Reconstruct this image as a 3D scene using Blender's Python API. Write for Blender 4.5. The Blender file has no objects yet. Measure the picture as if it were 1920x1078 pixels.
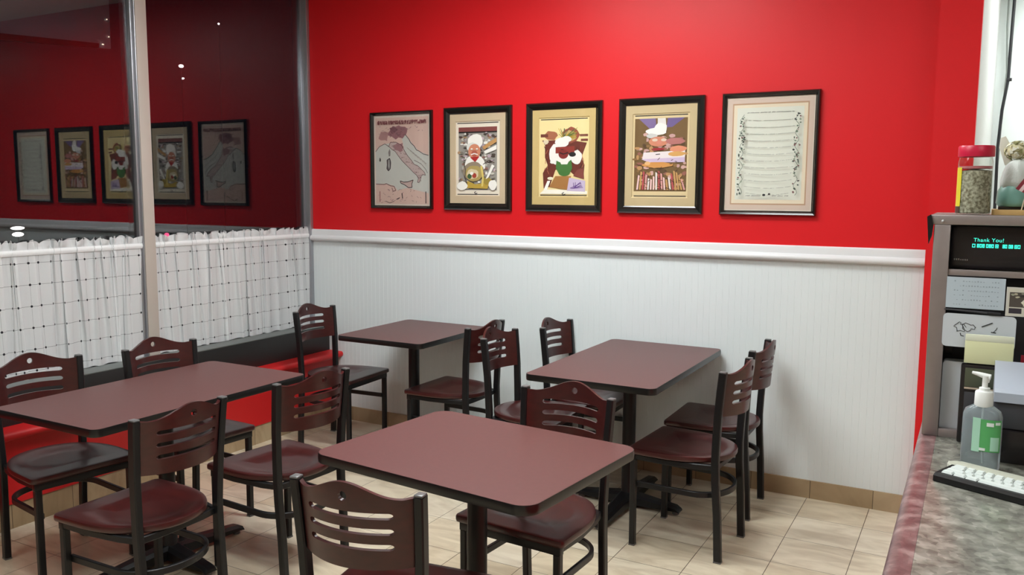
import bpy, bmesh, math, random
from mathutils import Vector, Matrix, noise
C = bpy.context.scene.collection
R = math.radians
PI = math.pi
sc = bpy.context.scene

# ------------------------------------------------------------------ camera, world, exposure
cd = bpy.data.cameras.new('camera'); cam = bpy.data.objects.new('camera', cd); C.objects.link(cam)
cd.sensor_width = 36.0; cd.lens = 36.0*1582.75/1920.0; cd.clip_start = 0.02; cd.clip_end = 200
YAW, PITCH, ROLL = R(28.8913), R(6.5086), R(0.3064)
fw = Vector((-math.sin(YAW)*math.cos(PITCH), math.cos(YAW)*math.cos(PITCH), -math.sin(PITCH)))
rt = Vector((math.cos(YAW), math.sin(YAW), 0)); up = rt.cross(fw)
r2 = rt*math.cos(ROLL)+up*math.sin(ROLL); u2 = -rt*math.sin(ROLL)+up*math.cos(ROLL)
m3 = Matrix((r2, u2, -fw)).transposed().to_4x4()
cam.matrix_world = Matrix.Translation((4.0767, -4.5086, 1.5911)) @ m3
sc.camera = cam
sc.view_settings.view_transform = 'Standard'; sc.view_settings.look = 'None'
sc.view_settings.exposure = 0.0; sc.view_settings.gamma = 1.0; sc.view_settings.use_curve_mapping = False
w = bpy.data.worlds.new('night'); sc.world = w; w.use_nodes = True
w.node_tree.nodes['Background'].inputs[0].default_value = (0.30, 0.36, 0.5, 1)
w.node_tree.nodes['Background'].inputs[1].default_value = 0.012

# fluorescent troffers of the room: (x, y, long side along)
LAMPS = [(2.15, -1.40, 'x', 2.05), (2.7, -3.2, 'x', 1.7), (0.95, -4.0, 'x', 0.5), (5.1, -0.75, 'x', 0.4), (5.2, -4.3, 'x', .6), (4.9, 1.4, 'x', 1.1)]
LAMP_POWER = 17.0
CEIL = 3.05

# ------------------------------------------------------------------ materials
MATS = {}
def mat(name, col, rough=0.5, metal=0.0, coat=0.0, spec=0.5, bump=None, var=None, alpha=None, emit=None, trans=None, ior=None, sheen=0):
    if name in MATS: return MATS[name]
    m = bpy.data.materials.new(name); m.use_nodes = True; nt = m.node_tree; b = nt.nodes['Principled BSDF']
    b.inputs['Base Color'].default_value = (*col, 1); b.inputs['Roughness'].default_value = rough
    b.inputs['Metallic'].default_value = metal; b.inputs['Coat Weight'].default_value = coat
    b.inputs['Coat Roughness'].default_value = 0.12; b.inputs['Specular IOR Level'].default_value = spec
    if trans: b.inputs['Transmission Weight'].default_value = trans
    if ior: b.inputs['IOR'].default_value = ior
    if emit: b.inputs['Emission Color'].default_value = (*emit[0], 1); b.inputs['Emission Strength'].default_value = emit[1]
    tc = None
    if var or bump:
        tc = nt.nodes.new('ShaderNodeTexCoord')
    if var:   # (scale, amount) soft tonal variation
        n = nt.nodes.new('ShaderNodeTexNoise'); n.inputs['Scale'].default_value = var[0]; n.inputs['Detail'].default_value = 5
        nt.links.new(tc.outputs['Object'], n.inputs['Vector'])
        mx = nt.nodes.new('ShaderNodeMix'); mx.data_type = 'RGBA'
        mx.inputs[6].default_value = (*[c*(1-var[1]) for c in col], 1); mx.inputs[7].default_value = (*[min(1, c*(1+var[1])) for c in col], 1)
        nt.links.new(n.outputs['Fac'], mx.inputs[0]); nt.links.new(mx.outputs[2], b.inputs['Base Color'])
    if bump:  # (scale, strength)
        n = nt.nodes.new('ShaderNodeTexNoise'); n.inputs['Scale'].default_value = bump[0]; n.inputs['Detail'].default_value = 3
        nt.links.new(tc.outputs['Object'], n.inputs['Vector'])
        bp = nt.nodes.new('ShaderNodeBump'); bp.inputs['Strength'].default_value = bump[1]; bp.inputs['Distance'].default_value = 0.002
        nt.links.new(n.outputs['Fac'], bp.inputs['Height']); nt.links.new(bp.outputs['Normal'], b.inputs['Normal'])
    MATS[name] = m; return m

def node_mat(name):
    m = bpy.data.materials.new(name); m.use_nodes = True; nt = m.node_tree
    MATS[name] = m; return m, nt, nt.nodes['Principled BSDF']

def tile_mat(name, horizontal=True):
    m, nt, b = node_mat(name); N = nt.nodes.new; L = nt.links.new
    g = N('ShaderNodeNewGeometry'); mp = N('ShaderNodeVectorMath'); mp.operation = 'SUBTRACT'
    mp.inputs[1].default_value = (3.3690-0.3048*40, -0.001-0.297*60, 0) if horizontal else (3.3690-0.3048*40, 0, -1.0)
    L(g.outputs['Position'], mp.inputs[0])
    br = N('ShaderNodeTexBrick'); br.offset = 0; br.squash = 1; br.offset_frequency = 1; br.squash_frequency = 1
    br.inputs['Scale'].default_value = 1; br.inputs['Brick Width'].default_value = 0.3048; br.inputs['Row Height'].default_value = 0.297
    br.inputs['Mortar Size'].default_value = 0.0016; br.inputs['Mortar Smooth'].default_value = 0.3; br.inputs['Bias'].default_value = 0.0
    br.inputs['Color1'].default_value = (0.63, 0.54, 0.39, 1); br.inputs['Color2'].default_value = (0.69, 0.62, 0.49, 1)
    br.inputs['Mortar'].default_value = (0.09, 0.06, 0.035, 1)
    if horizontal: L(mp.outputs[0], br.inputs['Vector'])
    else:
        sx = N('ShaderNodeSeparateXYZ'); L(mp.outputs[0], sx.inputs[0]); ad = N('ShaderNodeMath'); ad.operation = 'ADD'
        L(sx.outputs[0], ad.inputs[0]); L(sx.outputs[1], ad.inputs[1]); cx = N('ShaderNodeCombineXYZ'); L(ad.outputs[0], cx.inputs[0])
        cx.inputs[1].default_value = 0.15; L(cx.outputs[0], br.inputs['Vector'])
        br.inputs['Color1'].default_value = (0.36, 0.26, 0.15, 1); br.inputs['Color2'].default_value = (0.42, 0.32, 0.20, 1)
    n = N('ShaderNodeTexNoise'); n.inputs['Scale'].default_value = 3.5; n.inputs['Detail'].default_value = 8; n.inputs['Distortion'].default_value = 1.2
    st = N('ShaderNodeMapping'); st.inputs['Scale'].default_value = (1, 3.0, 1); L(g.outputs['Position'], st.inputs['Vector']); L(st.outputs[0], n.inputs['Vector'])
    cr = N('ShaderNodeValToRGB'); cr.color_ramp.elements[0].position = 0.36; cr.color_ramp.elements[0].color = (0.80, 0.76, 0.72, 1)
    cr.color_ramp.elements[1].position = 0.62; cr.color_ramp.elements[1].color = (1.05, 1.05, 1.05, 1); L(n.outputs['Fac'], cr.inputs[0])
    mx = N('ShaderNodeMix'); mx.data_type = 'RGBA'; mx.blend_type = 'MULTIPLY'; mx.inputs[0].default_value = 1
    L(br.outputs['Color'], mx.inputs[6]); L(cr.outputs['Color'], mx.inputs[7]); L(mx.outputs[2], b.inputs['Base Color'])
    b.inputs['Roughness'].default_value = 0.28
    bp = N('ShaderNodeBump'); bp.inputs['Distance'].default_value = 0.001; bp.invert = True; L(br.outputs['Fac'], bp.inputs['Height']); L(bp.outputs[0], b.inputs['Normal'])
    return m

def granite_mat(name, c1, c2, c3, rough=0.22):
    m, nt, b = node_mat(name); N = nt.nodes.new; L = nt.links.new
    g = N('ShaderNodeNewGeometry')
    v = N('ShaderNodeTexVoronoi'); v.inputs['Scale'].default_value = 75; L(g.outputs['Position'], v.inputs['Vector'])
    n = N('ShaderNodeTexNoise'); n.inputs['Scale'].default_value = 26; n.inputs['Detail'].default_value = 8; L(g.outputs['Position'], n.inputs['Vector'])
    cr = N('ShaderNodeValToRGB'); e = cr.color_ramp.elements
    e[0].position = 0.36; e[0].color = (*c1, 1); e[1].position = 0.66; e[1].color = (*c3, 1); x = e.new(0.5); x.color = (*c2, 1)
    L(n.outputs['Fac'], cr.inputs[0])
    c = N('ShaderNodeSeparateXYZ'); L(v.outputs['Color'], c.inputs[0])
    mr = N('ShaderNodeMapRange'); mr.inputs[3].default_value = 0.72; mr.inputs[4].default_value = 1.22; L(c.outputs[0], mr.inputs[0])
    mx = N('ShaderNodeMix'); mx.data_type = 'RGBA'; mx.blend_type = 'MULTIPLY'; mx.inputs[0].default_value = 1
    L(cr.outputs['Color'], mx.inputs[6]); L(mr.outputs[0], mx.inputs[7]); L(mx.outputs[2], b.inputs['Base Color'])
    b.inputs['Roughness'].default_value = rough
    return m

def glass_mat(name, refl=0.16, tint=(1, 1, 1), rough=0.0, ior=1.5):
    m = bpy.data.materials.new(name); m.use_nodes = True; nt = m.node_tree; nt.nodes.clear(); N = nt.nodes.new; L = nt.links.new
    o = N('ShaderNodeOutputMaterial'); t = N('ShaderNodeBsdfTransparent'); t.inputs[0].default_value = (*tint, 1)
    gl = N('ShaderNodeBsdfGlossy'); gl.inputs['Roughness'].default_value = rough
    lw = N('ShaderNodeLayerWeight'); lw.inputs[0].default_value = 0.5; pw = N('ShaderNodeMath'); pw.operation = 'POWER'; pw.inputs[1].default_value = 4.5; L(lw.outputs['Facing'], pw.inputs[0])
    f0 = ((ior-1)/(ior+1))**2+refl   # reflectance at normal incidence, the same from both sides
    ad = N('ShaderNodeMath'); ad.operation = 'MULTIPLY_ADD'; ad.use_clamp = True; ad.inputs[1].default_value = 1-f0; ad.inputs[2].default_value = f0; L(pw.outputs[0], ad.inputs[0])
    mx = N('ShaderNodeMixShader'); L(ad.outputs[0], mx.inputs[0]); L(t.outputs[0], mx.inputs[1]); L(gl.outputs[0], mx.inputs[2]); L(mx.outputs[0], o.inputs[0])
    MATS[name] = m; return m

def curtain_mat(name, grid=True, trans=0.27):
    m = bpy.data.materials.new(name); m.use_nodes = True; nt = m.node_tree; nt.nodes.clear(); N = nt.nodes.new; L = nt.links.new
    o = N('ShaderNodeOutputMaterial'); d = N('ShaderNodeBsdfDiffuse'); tl = N('ShaderNodeBsdfTranslucent'); tp = N('ShaderNodeBsdfTransparent')
    colr = (0.92, 0.94, 0.95, 1); tl.inputs[0].default_value = colr
    m1 = N('ShaderNodeMixShader'); m1.inputs[0].default_value = 0.1; L(d.outputs[0], m1.inputs[1]); L(tl.outputs[0], m1.inputs[2])
    m2 = N('ShaderNodeMixShader'); m2.inputs[0].default_value = trans; L(m1.outputs[0], m2.inputs[1]); L(tp.outputs[0], m2.inputs[2]); L(m2.outputs[0], o.inputs[0])
    d.inputs[0].default_value = colr
    if grid:
        uv = N('ShaderNodeUVMap'); sp = N('ShaderNodeSeparateXYZ'); L(uv.outputs[0], sp.inputs[0])
        def M(op, a, b=None, c=None):
            n = N('ShaderNodeMath'); n.operation = op
            for i, v in enumerate((a, b, c)):
                if v is None: continue
                if isinstance(v, (int, float)): n.inputs[i].default_value = v
                else: L(v, n.inputs[i])
            return n.outputs[0]
        P = 0.108
        du = M('ABSOLUTE', M('SUBTRACT', M('FLOORED_MODULO', sp.outputs[0], P), P/2)); dv = M('ABSOLUTE', M('SUBTRACT', M('FLOORED_MODULO', sp.outputs[1], P), P/2))
        lu = M('MULTIPLY', M('LESS_THAN', du, 0.0009), 0.5); lv = M('MULTIPLY', M('LESS_THAN', dv, 0.0010), 0.75)
        dot = M('LESS_THAN', M('ADD', M('POWER', du, 2), M('POWER', dv, 2)), 0.000038)
        mask = M('MAXIMUM', M('MAXIMUM', lu, lv), dot)
        mc = N('ShaderNodeMix'); mc.data_type = 'RGBA'; mc.inputs[6].default_value = colr; mc.inputs[7].default_value = (0.03, 0.03, 0.035, 1)
        L(mask, mc.inputs[0]); L(mc.outputs[2], d.inputs[0]); L(mc.outputs[2], tl.inputs[0])
        L(M('MULTIPLY', M('SUBTRACT', 1.0, mask), trans), m2.inputs[0])
    MATS[name] = m; return m

M_red = mat('red_wall_paint', (0.68, 0.012, 0.017), 0.42, spec=0.25, bump=(260, 0.12), var=(1.2, 0.03))
M_wain = mat('white_wainscot_paint', (0.74, 0.80, 0.81), 0.42)
M_rail = mat('white_trim_paint', (0.74, 0.75, 0.76), 0.35)
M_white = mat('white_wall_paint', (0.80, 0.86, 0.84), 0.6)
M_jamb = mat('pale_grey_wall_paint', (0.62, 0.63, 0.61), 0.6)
M_ceil = mat('white_ceiling_board', (0.75, 0.74, 0.72), 0.8, bump=(90, 0.3))
M_cream = mat('cream_wall_paint', (0.55, 0.50, 0.42), 0.6)
M_floor = tile_mat('beige_floor_tile'); M_base = tile_mat('tan_base_tile', False)
M_gran = granite_mat('grey_granite', (0.15, 0.148, 0.125), (0.22, 0.218, 0.185), (0.31, 0.305, 0.265))
M_gran_r = granite_mat('granite_edge_red_reflection', (0.14, 0.075, 0.075), (0.20, 0.115, 0.115), (0.31, 0.22, 0.21), 0.3)  # counter edge: reflection of the red wall put into the granite colour
M_top = mat('mauve_brown_laminate', (0.118, 0.047, 0.044), 0.42, spec=0.4, var=(60, 0.10))
M_edge = mat('black_rubber_edge', (0.006, 0.006, 0.006), 0.3)
M_metal = mat('black_powder_coated_steel', (0.007, 0.007, 0.008), 0.38, spec=0.36)
M_cap = mat('grey_plastic_cap', (0.12, 0.12, 0.12), 0.3)
def wood(name, a, b_):
    m, nt, b = node_mat(name); N = nt.nodes.new; L = nt.links.new
    tc = N('ShaderNodeTexCoord'); mp = N('ShaderNodeMapping'); mp.inputs['Scale'].default_value = (5, 30, 60); L(tc.outputs['Object'], mp.inputs[0])
    n = N('ShaderNodeTexNoise'); n.inputs['Scale'].default_value = 1; n.inputs['Detail'].default_value = 6; L(mp.outputs[0], n.inputs['Vector'])
    mx = N('ShaderNodeMix'); mx.data_type = 'RGBA'; mx.inputs[6].default_value = (*a, 1); mx.inputs[7].default_value = (*b_, 1)
    L(n.outputs['Fac'], mx.inputs[0]); L(mx.outputs[2], b.inputs['Base Color'])
    b.inputs['Roughness'].default_value = 0.34; b.inputs['Coat Weight'].default_value = 0.25; b.inputs['Coat Roughness'].default_value = 0.22
    return m
M_wood = wood('mahogany_stained_wood', (0.022, 0.004, 0.004), (0.066, 0.009, 0.008))
M_black = mat('black_satin_panel', (0.012, 0.013, 0.013), 0.45)
M_sill = mat('grey_green_metal_sill', (0.17, 0.19, 0.18), 0.45, metal=0.3)
M_redpan = mat('bright_red_laminate', (0.55, 0.010, 0.012), 0.45)
M_alu = mat('brushed_aluminium', (0.42, 0.43, 0.46), 0.38, metal=0.75)
M_alu2 = mat('cream_painted_mullion', (0.50, 0.45, 0.40), 0.45)
M_glass = glass_mat('window_glass', 0.05, (0.75, 0.78, 0.8), 0.0, 1.6)
M_pglass = glass_mat('picture_glass', 0.0, (1, 1, 1), 0.03, 1.45)
M_curt = curtain_mat('sheer_windowpane_fabric'); M_curth = curtain_mat('sheer_hem_fabric', False, 0.06)
M_steel = mat('brushed_stainless_steel', (0.36, 0.31, 0.30), 0.42, metal=0.7, var=(25, 0.12))
M_bframe = mat('black_picture_moulding', (0.008, 0.007, 0.006), 0.22, coat=0.4)

# ------------------------------------------------------------------ helpers
def fin(name, bm, m, parent=None, smooth=True, mats=None, angle=35):
    me = bpy.data.meshes.new(name)
    bmesh.ops.recalc_face_normals(bm, faces=bm.faces[:])
    bm.to_mesh(me); bm.free()
    for x in (mats or [m]): me.materials.append(x)
    o = bpy.data.objects.new(name, me); C.objects.link(o)
    if parent: o.parent = parent
    if smooth:
        me.shade_smooth()
        try: me.set_sharp_from_angle(angle=R(angle))
        except Exception: pass
    return o
def box(bm, x0, x1, y0, y1, z0, z1, bev=0.0, seg=2, mtx=None):
    vs = [bm.verts.new((x, y, z)) for x in (x0, x1) for y in (y0, y1) for z in (z0, z1)]
    F = [(0, 1, 3, 2), (4, 6, 7, 5), (0, 4, 5, 1), (2, 3, 7, 6), (0, 2, 6, 4), (1, 5, 7, 3)]
    fs = [bm.faces.new([vs[i] for i in f]) for f in F]
    geo = vs
    if bev > 0:
        es = list({e for f in fs for e in f.edges})
        r = bmesh.ops.bevel(bm, geom=es, offset=bev, segments=seg, profile=0.5, affect='EDGES')
        geo = list({v for f in r['faces'] for v in f.verts} | {v for v in vs if v.is_valid})
        geo = list({v for g in geo if g.is_valid for f in g.link_faces for v in f.verts})
    if mtx: bmesh.ops.transform(bm, matrix=mtx, verts=[v for v in geo if v.is_valid])
    return geo
def tube(bm, pts, r, n=10, square=None, caps=True):
    """sweep a circle (radius r or list) or a rounded rectangle (half sizes square=(a,b)) along pts"""
    pts = [Vector(p) for p in pts]; rings = []
    up0 = None
    for i, p in enumerate(pts):
        t = (pts[min(i+1, len(pts)-1)]-pts[max(i-1, 0)]).normalized()
        if up0 is None:
            a = Vector((0, 1, 0)) if abs(t.y) < 0.9 else Vector((1, 0, 0))
            up0 = (a - t*a.dot(t)).normalized()
        else: up0 = (up0 - t*up0.dot(t)).normalized()
        s = t.cross(up0); ri = r[i] if isinstance(r, (list, tuple)) else r
        ring = []
        if square:
            a, b = square; q = min(a, b)*0.3
            prof = [(a-q, b), (a, b-q), (a, -b+q), (a-q, -b), (-a+q, -b), (-a, -b+q), (-a, b-q), (-a+q, b)]
            ring = [bm.verts.new(p+s*x+up0*y) for x, y in prof]
        else:
            ring = [bm.verts.new(p+(s*math.cos(2*PI*k/n)+up0*math.sin(2*PI*k/n))*ri) for k in range(n)]
        rings.append(ring)
    for a, b in zip(rings, rings[1:]):
        k = len(a)
        for j in range(k): bm.faces.new((a[j], a[(j+1) % k], b[(j+1) % k], b[j]))
    if caps: bm.faces.new(rings[0][::-1]); bm.faces.new(rings[-1])
def lathe(bm, prof, cx=0, cy=0, n=32):
    rings = []
    for r, z in prof:
        rings.append([bm.verts.new((cx+max(r, 1e-5)*math.cos(2*PI*k/n), cy+max(r, 1e-5)*math.sin(2*PI*k/n), z)) for k in range(n)])
    for a, b in zip(rings, rings[1:]):
        for j in range(n): bm.faces.new((a[j], a[(j+1) % n], b[(j+1) % n], b[j]))
    if prof[0][0] > 1e-4: bm.faces.new(rings[0][::-1])
    if prof[-1][0] > 1e-4: bm.faces.new(rings[-1])
def prism(bm, poly, z0, z1, ax='z', bev=0):
    def P(a, b, c): return {'z': (a, b, c), 'y': (a, c, b), 'x': (c, a, b)}[ax]
    lo = [bm.verts.new(P(x, y, z0)) for x, y in poly]; hi = [bm.verts.new(P(x, y, z1)) for x, y in poly]
    n = len(poly); f0 = bm.faces.new(lo[::-1]); f1 = bm.faces.new(hi)
    for i in range(n): bm.faces.new((lo[i], lo[(i+1) % n], hi[(i+1) % n], hi[i]))
    if bev: bmesh.ops.bevel(bm, geom=list(f0.edges)+list(f1.edges), offset=bev, segments=3, profile=0.5, affect='EDGES')
def rrect(x0, x1, y0, y1, r, n=6):
    o = []
    for cx, cy, a0 in ((x1-r, y1-r, 0), (x0+r, y1-r, 90), (x0+r, y0+r, 180), (x1-r, y0+r, 270)):
        for k in range(n+1):
            a = R(a0+90*k/n); o.append((cx+r*math.cos(a), cy+r*math.sin(a)))
    return o
def empty(name, loc, rz=0):
    o = bpy.data.objects.new(name, None); C.objects.link(o); o.location = loc; o.rotation_euler = (0, 0, rz); o.empty_display_size = 0.1
    return o
def tag(o, label, cat, group=None, kind=None):
    o['label'] = label; o['category'] = cat
    if group: o['group'] = group
    if kind: o['kind'] = kind
    return o
def struct(o, label=None):
    o['kind'] = 'structure'
    if label: o['label'] = label
    return o
def copy_tree(o, parent=None):
    c = o.copy(); C.objects.link(c)
    if parent: c.parent = parent
    for ch in list(o.children): copy_tree(ch, c)
    return c
def bx(name, m, x0, x1, y0, y1, z0, z1, bev=0, parent=None):
    b = bmesh.new(); box(b, x0, x1, y0, y1, z0, z1, bev); return fin(name, b, m, parent, smooth=bev > 0)

# ------------------------------------------------------------------ room shell
XE, YF = 6.6, -6.6
struct(bx('floor', M_floor, -0.1, XE, YF, 3.2, -0.06, 0.0), 'beige marbled square floor tiles')
struct(bx('ceiling', M_ceil, -0.1, XE, YF, 3.2, CEIL, CEIL+0.08), 'white ceiling above the dining room')
struct(bx('wall_back', M_red, -0.1, 3.94, 0.0, 0.12, 0.0, CEIL), 'bright red painted wall behind the pictures')
# wainscot with shallow beadboard grooves
bm = bmesh.new()
pitch, gw, gd = 0.034, 0.0032, 0.0010
xs = []
x = 0.0
while x < 3.861:
    xs += [(x, -0.006), (min(x+pitch-gw, 3.861), -0.006)]
    if x+pitch < 3.861: xs += [(x+pitch-gw*0.5, -0.006+gd)]
    x += pitch
xs = [(a, b) for i, (a, b) in enumerate(xs) if i == 0 or a > xs[i-1][0]+1e-5]
lo = [bm.verts.new((a, b, 0.094)) for a, b in xs]; hi = [bm.verts.new((a, b, 1.26)) for a, b in xs]
for i in range(len(xs)-1): bm.faces.new((lo[i], lo[i+1], hi[i+1], hi[i]))
lb = [bm.verts.new((xs[i][0], 0.0, z)) for i in (0, -1) for z in (0.094, 1.26)]
bm.faces.new((lo[-1], lb[2], lb[3], hi[-1])); bm.faces.new((lb[0], lo[0], hi[0], lb[1]))
bm.faces.new(hi+[lb[3], lb[1]]); bm.faces.new([lb[0], lb[2]]+lo[::-1])
struct(fin('trim_1', bm, M_wain, smooth=False), 'white beadboard wainscot below the red wall')
# chair rail : flat band over a rounded bead
bm = bmesh.new()
prof = [(0, 1.322), (-0.012, 1.322), (-0.018, 1.316), (-0.020, 1.305), (-0.020, 1.282), (-0.026, 1.278)]
for k in range(9):
    a = R(90-180*k/8); prof.append((-0.026-0.014*math.cos(a), 1.261+0.017*math.sin(a)))
prof += [(-0.006, 1.240), (0, 1.240)]
prism(bm, prof, 0.0, 3.861, 'x')
struct(fin('trim_2', bm, M_rail, angle=30), 'white moulded chair rail along the red wall')
bm = bmesh.new(); box(bm, 0.18, 3.861, -0.014, 0.0, 0.0, 0.096)
struct(fin('baseboard_back', bm, M_base, smooth=False), 'tan tile baseboard below the white wainscot')
# pilaster and kitchen recess on the right
struct(bx('wall_right', M_red, 3.861, 4.035, -0.06, 0.16, 0.0, CEIL), 'narrow red wall end right of the pictures')
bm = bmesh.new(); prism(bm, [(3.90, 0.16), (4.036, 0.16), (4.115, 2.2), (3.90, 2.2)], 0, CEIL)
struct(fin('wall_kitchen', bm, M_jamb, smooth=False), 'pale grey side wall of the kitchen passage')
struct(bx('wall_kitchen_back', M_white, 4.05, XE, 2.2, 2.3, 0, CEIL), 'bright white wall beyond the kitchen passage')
struct(bx('wall_east', M_cream, XE, XE+0.1, YF, 3.2, 0, CEIL))
struct(bx('wall_front', M_cream, -0.1, XE, YF-0.1, YF, 0, CEIL))

# ------------------------------------------------------------------ window wall (x = 0)
XG = -0.045
def window(name, y0, y1, lab):
    root = empty(name, (0, 0, 0)); struct(root, lab)
    g = bx('glass_pane', M_glass, XG-0.003, XG+0.003, y0, y1, 0.66, CEIL, 0, root); g['label'] = 'dark reflective glass pane'
    b = bmesh.new(); box(b, -0.11, -0.052, y0, y1, 0.62, 0.67, 0.004); fin('bottom_rail', b, M_alu, root)
    return root
window('window_1', -1.30, -0.045, 'dark window pane between mullion and red wall')
window('window_2', -2.95, -1.375, 'dark window pane left of the pale mullion')
window('window_3', -4.6, -3.0, 'dark window pane nearest the front'); window('window_4', -6.5, -4.65, 'last dark window pane')
def mullion(name, y0, y1, lab):
    r = empty(name, (0, 0, 0)); struct(r, lab)
    b = bmesh.new(); box(b, -0.13, -0.006, y0, y1-0.0, 0.62, CEIL, 0.004); fin('mullion_body', b, M_alu, r)
    b = bmesh.new(); box(b, -0.006, 0.0, y0+0.004, y1, 0.62, CEIL, 0.002); fin('mullion_face', b, M_alu2, r)
    b = bmesh.new(); box(b, XG-0.012, XG+0.025, y0-0.014, y0, 0.62, CEIL, 0.003); fin('glazing_bead', b, M_alu, r)
mullion('trim_3', -1.375, -1.30, 'pale vertical window mullion in front of the curtains')
mullion('trim_4', -3.0, -2.95, 'window mullion further left'); mullion('trim_5', -4.65, -4.6, 'window mullion nearest the front')
r = empty('trim_6', (0, 0, 0)); struct(r, 'grey metal window jamb beside the red wall')
b = bmesh.new(); box(b, -0.13, 0.0, -0.03, 0.0, 0.62, CEIL, 0.004); fin('jamb', b, M_alu, r)
b = bmesh.new(); box(b, -0.09, -0.045, -0.048, -0.03, 0.62, CEIL, 0.003); fin('glazing_bead', b, M_alu, r)
# knee wall: black box under the curtains, red ledge with rounded nose, red face, tile base
struct(bx('wall_left', M_black, -0.13, 0.13, YF, 0.0, 0.45, 0.646, 0.003), 'black panel below the window curtains')
struct(bx('trim_7', M_sill, 0.004, 0.128, YF, 0.0, 0.646, 0.652, 0.002), 'grey metal sill strip below the curtains')
bm = bmesh.new()
pr = [(-0.13, 0.478), (0.232, 0.478)]
for k in range(1, 9):
    a = R(90-180*k/8); pr.append((0.232+0.020*math.cos(a), 0.458+0.020*math.sin(a)))
pr += [(0.215, 0.438), (0.195, 0.425), (0.186, 0.40), (0.186, 0.12), (-0.13, 0.12)]
lo = [bm.verts.new((a, YF, z)) for a, z in pr]; hi = [bm.verts.new((a, 0.0, z)) for a, z in pr]
n = len(pr); bm.faces.new(lo); bm.faces.new(hi[::-1])
for i in range(n): bm.faces.new((lo[i], lo[(i+1) % n], hi[(i+1) % n], hi[i]))
struct(fin('trim_8', bm, M_redpan, angle=30), 'red ledge and knee wall below the window')
struct(bx('baseboard_left', M_base, -0.13, 0.18, YF, 0.0, 0.0, 0.12), 'tan tile baseboard below the red knee wall')

# ------------------------------------------------------------------ outside, at night
M_asph = mat('dark_asphalt', (0.03, 0.03, 0.035), 0.7)
struct(bx('ground_outside', M_asph, -30, -0.13, -25, 25, -0.2, -0.12), 'dark car park outside the window')
M_board = mat('grey_awning_board', (0.42, 0.46, 0.56), 0.6); M_dbeam = mat('dark_awning_trim', (0.012, 0.010, 0.014), 0.5)
aw = empty('awning', (-1.5, -3, 2.5)); tag(aw, 'grey awning board with dark lower edge outside the window', 'awning')
b = bmesh.new(); prism(b, [(-3.2, -0.28), (2.57, 0.10), (2.57, 1.1), (-3.2, 1.1)], -0.03, 0.0, 'x'); fin('board', b, M_board, aw, smooth=False)
b = bmesh.new(); prism(b, [(-3.2, -0.33), (2.44, 0.085), (2.44, 0.115), (-3.2, -0.22)], 0.0, 0.05, 'x'); fin('lower_trim', b, M_dbeam, aw, smooth=False)
b = bmesh.new(); box(b, -0.06, 0.0, -2.9, -2.8, -2.62, -0.2); fin('post', b, M_dbeam, aw, smooth=False)
for yy in (-2.85, 1.2): b = bmesh.new(); box(b, 0.0, 1.37, yy, yy+0.05, 0.55, 0.6); fin('bracket', b, M_dbeam, aw, smooth=False)
M_lw = mat('warm_lamp', (1, 1, 1), emit=((1, 0.72, 0.5), 3.0)); M_lw2 = mat('white_lamp', (1, 1, 1), emit=((1, 0.85, 0.8), 8.0)); M_lp = mat('pink_lamp', (1, 0.2, 0.3), emit=((1, 0.08, 0.22), 2.5))
for i, (y, z) in enumerate([(-0.40, 2.99), (-0.46, 2.80), (-0.45, 2.68), (-0.58, 2.61), (-0.50, 2.62)]):
    b = bmesh.new(); bmesh.ops.create_uvsphere(b, u_segments=10, v_segments=6, radius=1, matrix=Matrix.Translation((-1.49, y, z)) @ Matrix.Diagonal((0.004, 0.009 if i > 2 else 0.004, 0.004, 1)))
    tag(fin('fairy_light', b, M_lw), ('topmost tiny warm light at the end edge of the awning', 'second tiny warm light down the end edge of the awning', 'lowest small round light on the end edge of the awning', 'leftmost flat warm light under the awning corner', 'right flat warm light under the awning corner')[i], 'light', 'fairy lights on the awning')
def outlight(name, x, y, z, heads, m, lab, r):  # outside lights as glowing spots; thin poles added to hold them up
    o = empty(name, (x, y, -0.12)); tag(o, lab, 'lamp')
    b = bmesh.new(); tube(b, [(0, 0, 0), (0, 0, z+0.12)], 0.005, 8); fin('added_pole', b, M_dbeam, o)
    for (dy, dz, ry, rz) in heads:
        b = bmesh.new(); bmesh.ops.create_uvsphere(b, u_segments=16, v_segments=8, radius=1, matrix=Matrix.Translation((0, dy, z+0.12+dz)) @ Matrix.Diagonal((r, ry, rz, 1)))
        fin('light_spot', b, m, o)
outlight('outside_light', -6, 1.49, 1.12, [(0, 0.0, 0.085, 0.020), (0.0, -0.075, 0.07, 0.026)], M_lw2, 'low pair of white car headlights seen through the window behind the curtain top', 0.03)  # headlight pair of a car that is not built, on an added stand
outlight('outside_light', -6, 3.61, 0.95, [(0, 0.0, 0.035, 0.03)], M_lp, 'pink glowing light spot seen just above the curtain', 0.03)
outlight('outside_light', -6, 3.97, 3.335, [(0, 0.0, 0.036, 0.022), (0.02, -0.17, 0.01, 0.012)], M_lw2, 'white light spot high in the dark window right of the mullion', 0.03)
outlight('outside_light', -6, 4.68, 4.04, [(0, 0.0, 0.014, 0.014)], M_lw2, 'tiny white light spot near the top of the dark window', 0.015)
outlight('outside_light', -6, 6.35, 1.34, [(0, 0.0, 0.014, 0.02)], M_lw2, 'tiny white light spot beside the window jamb', 0.015)

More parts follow.
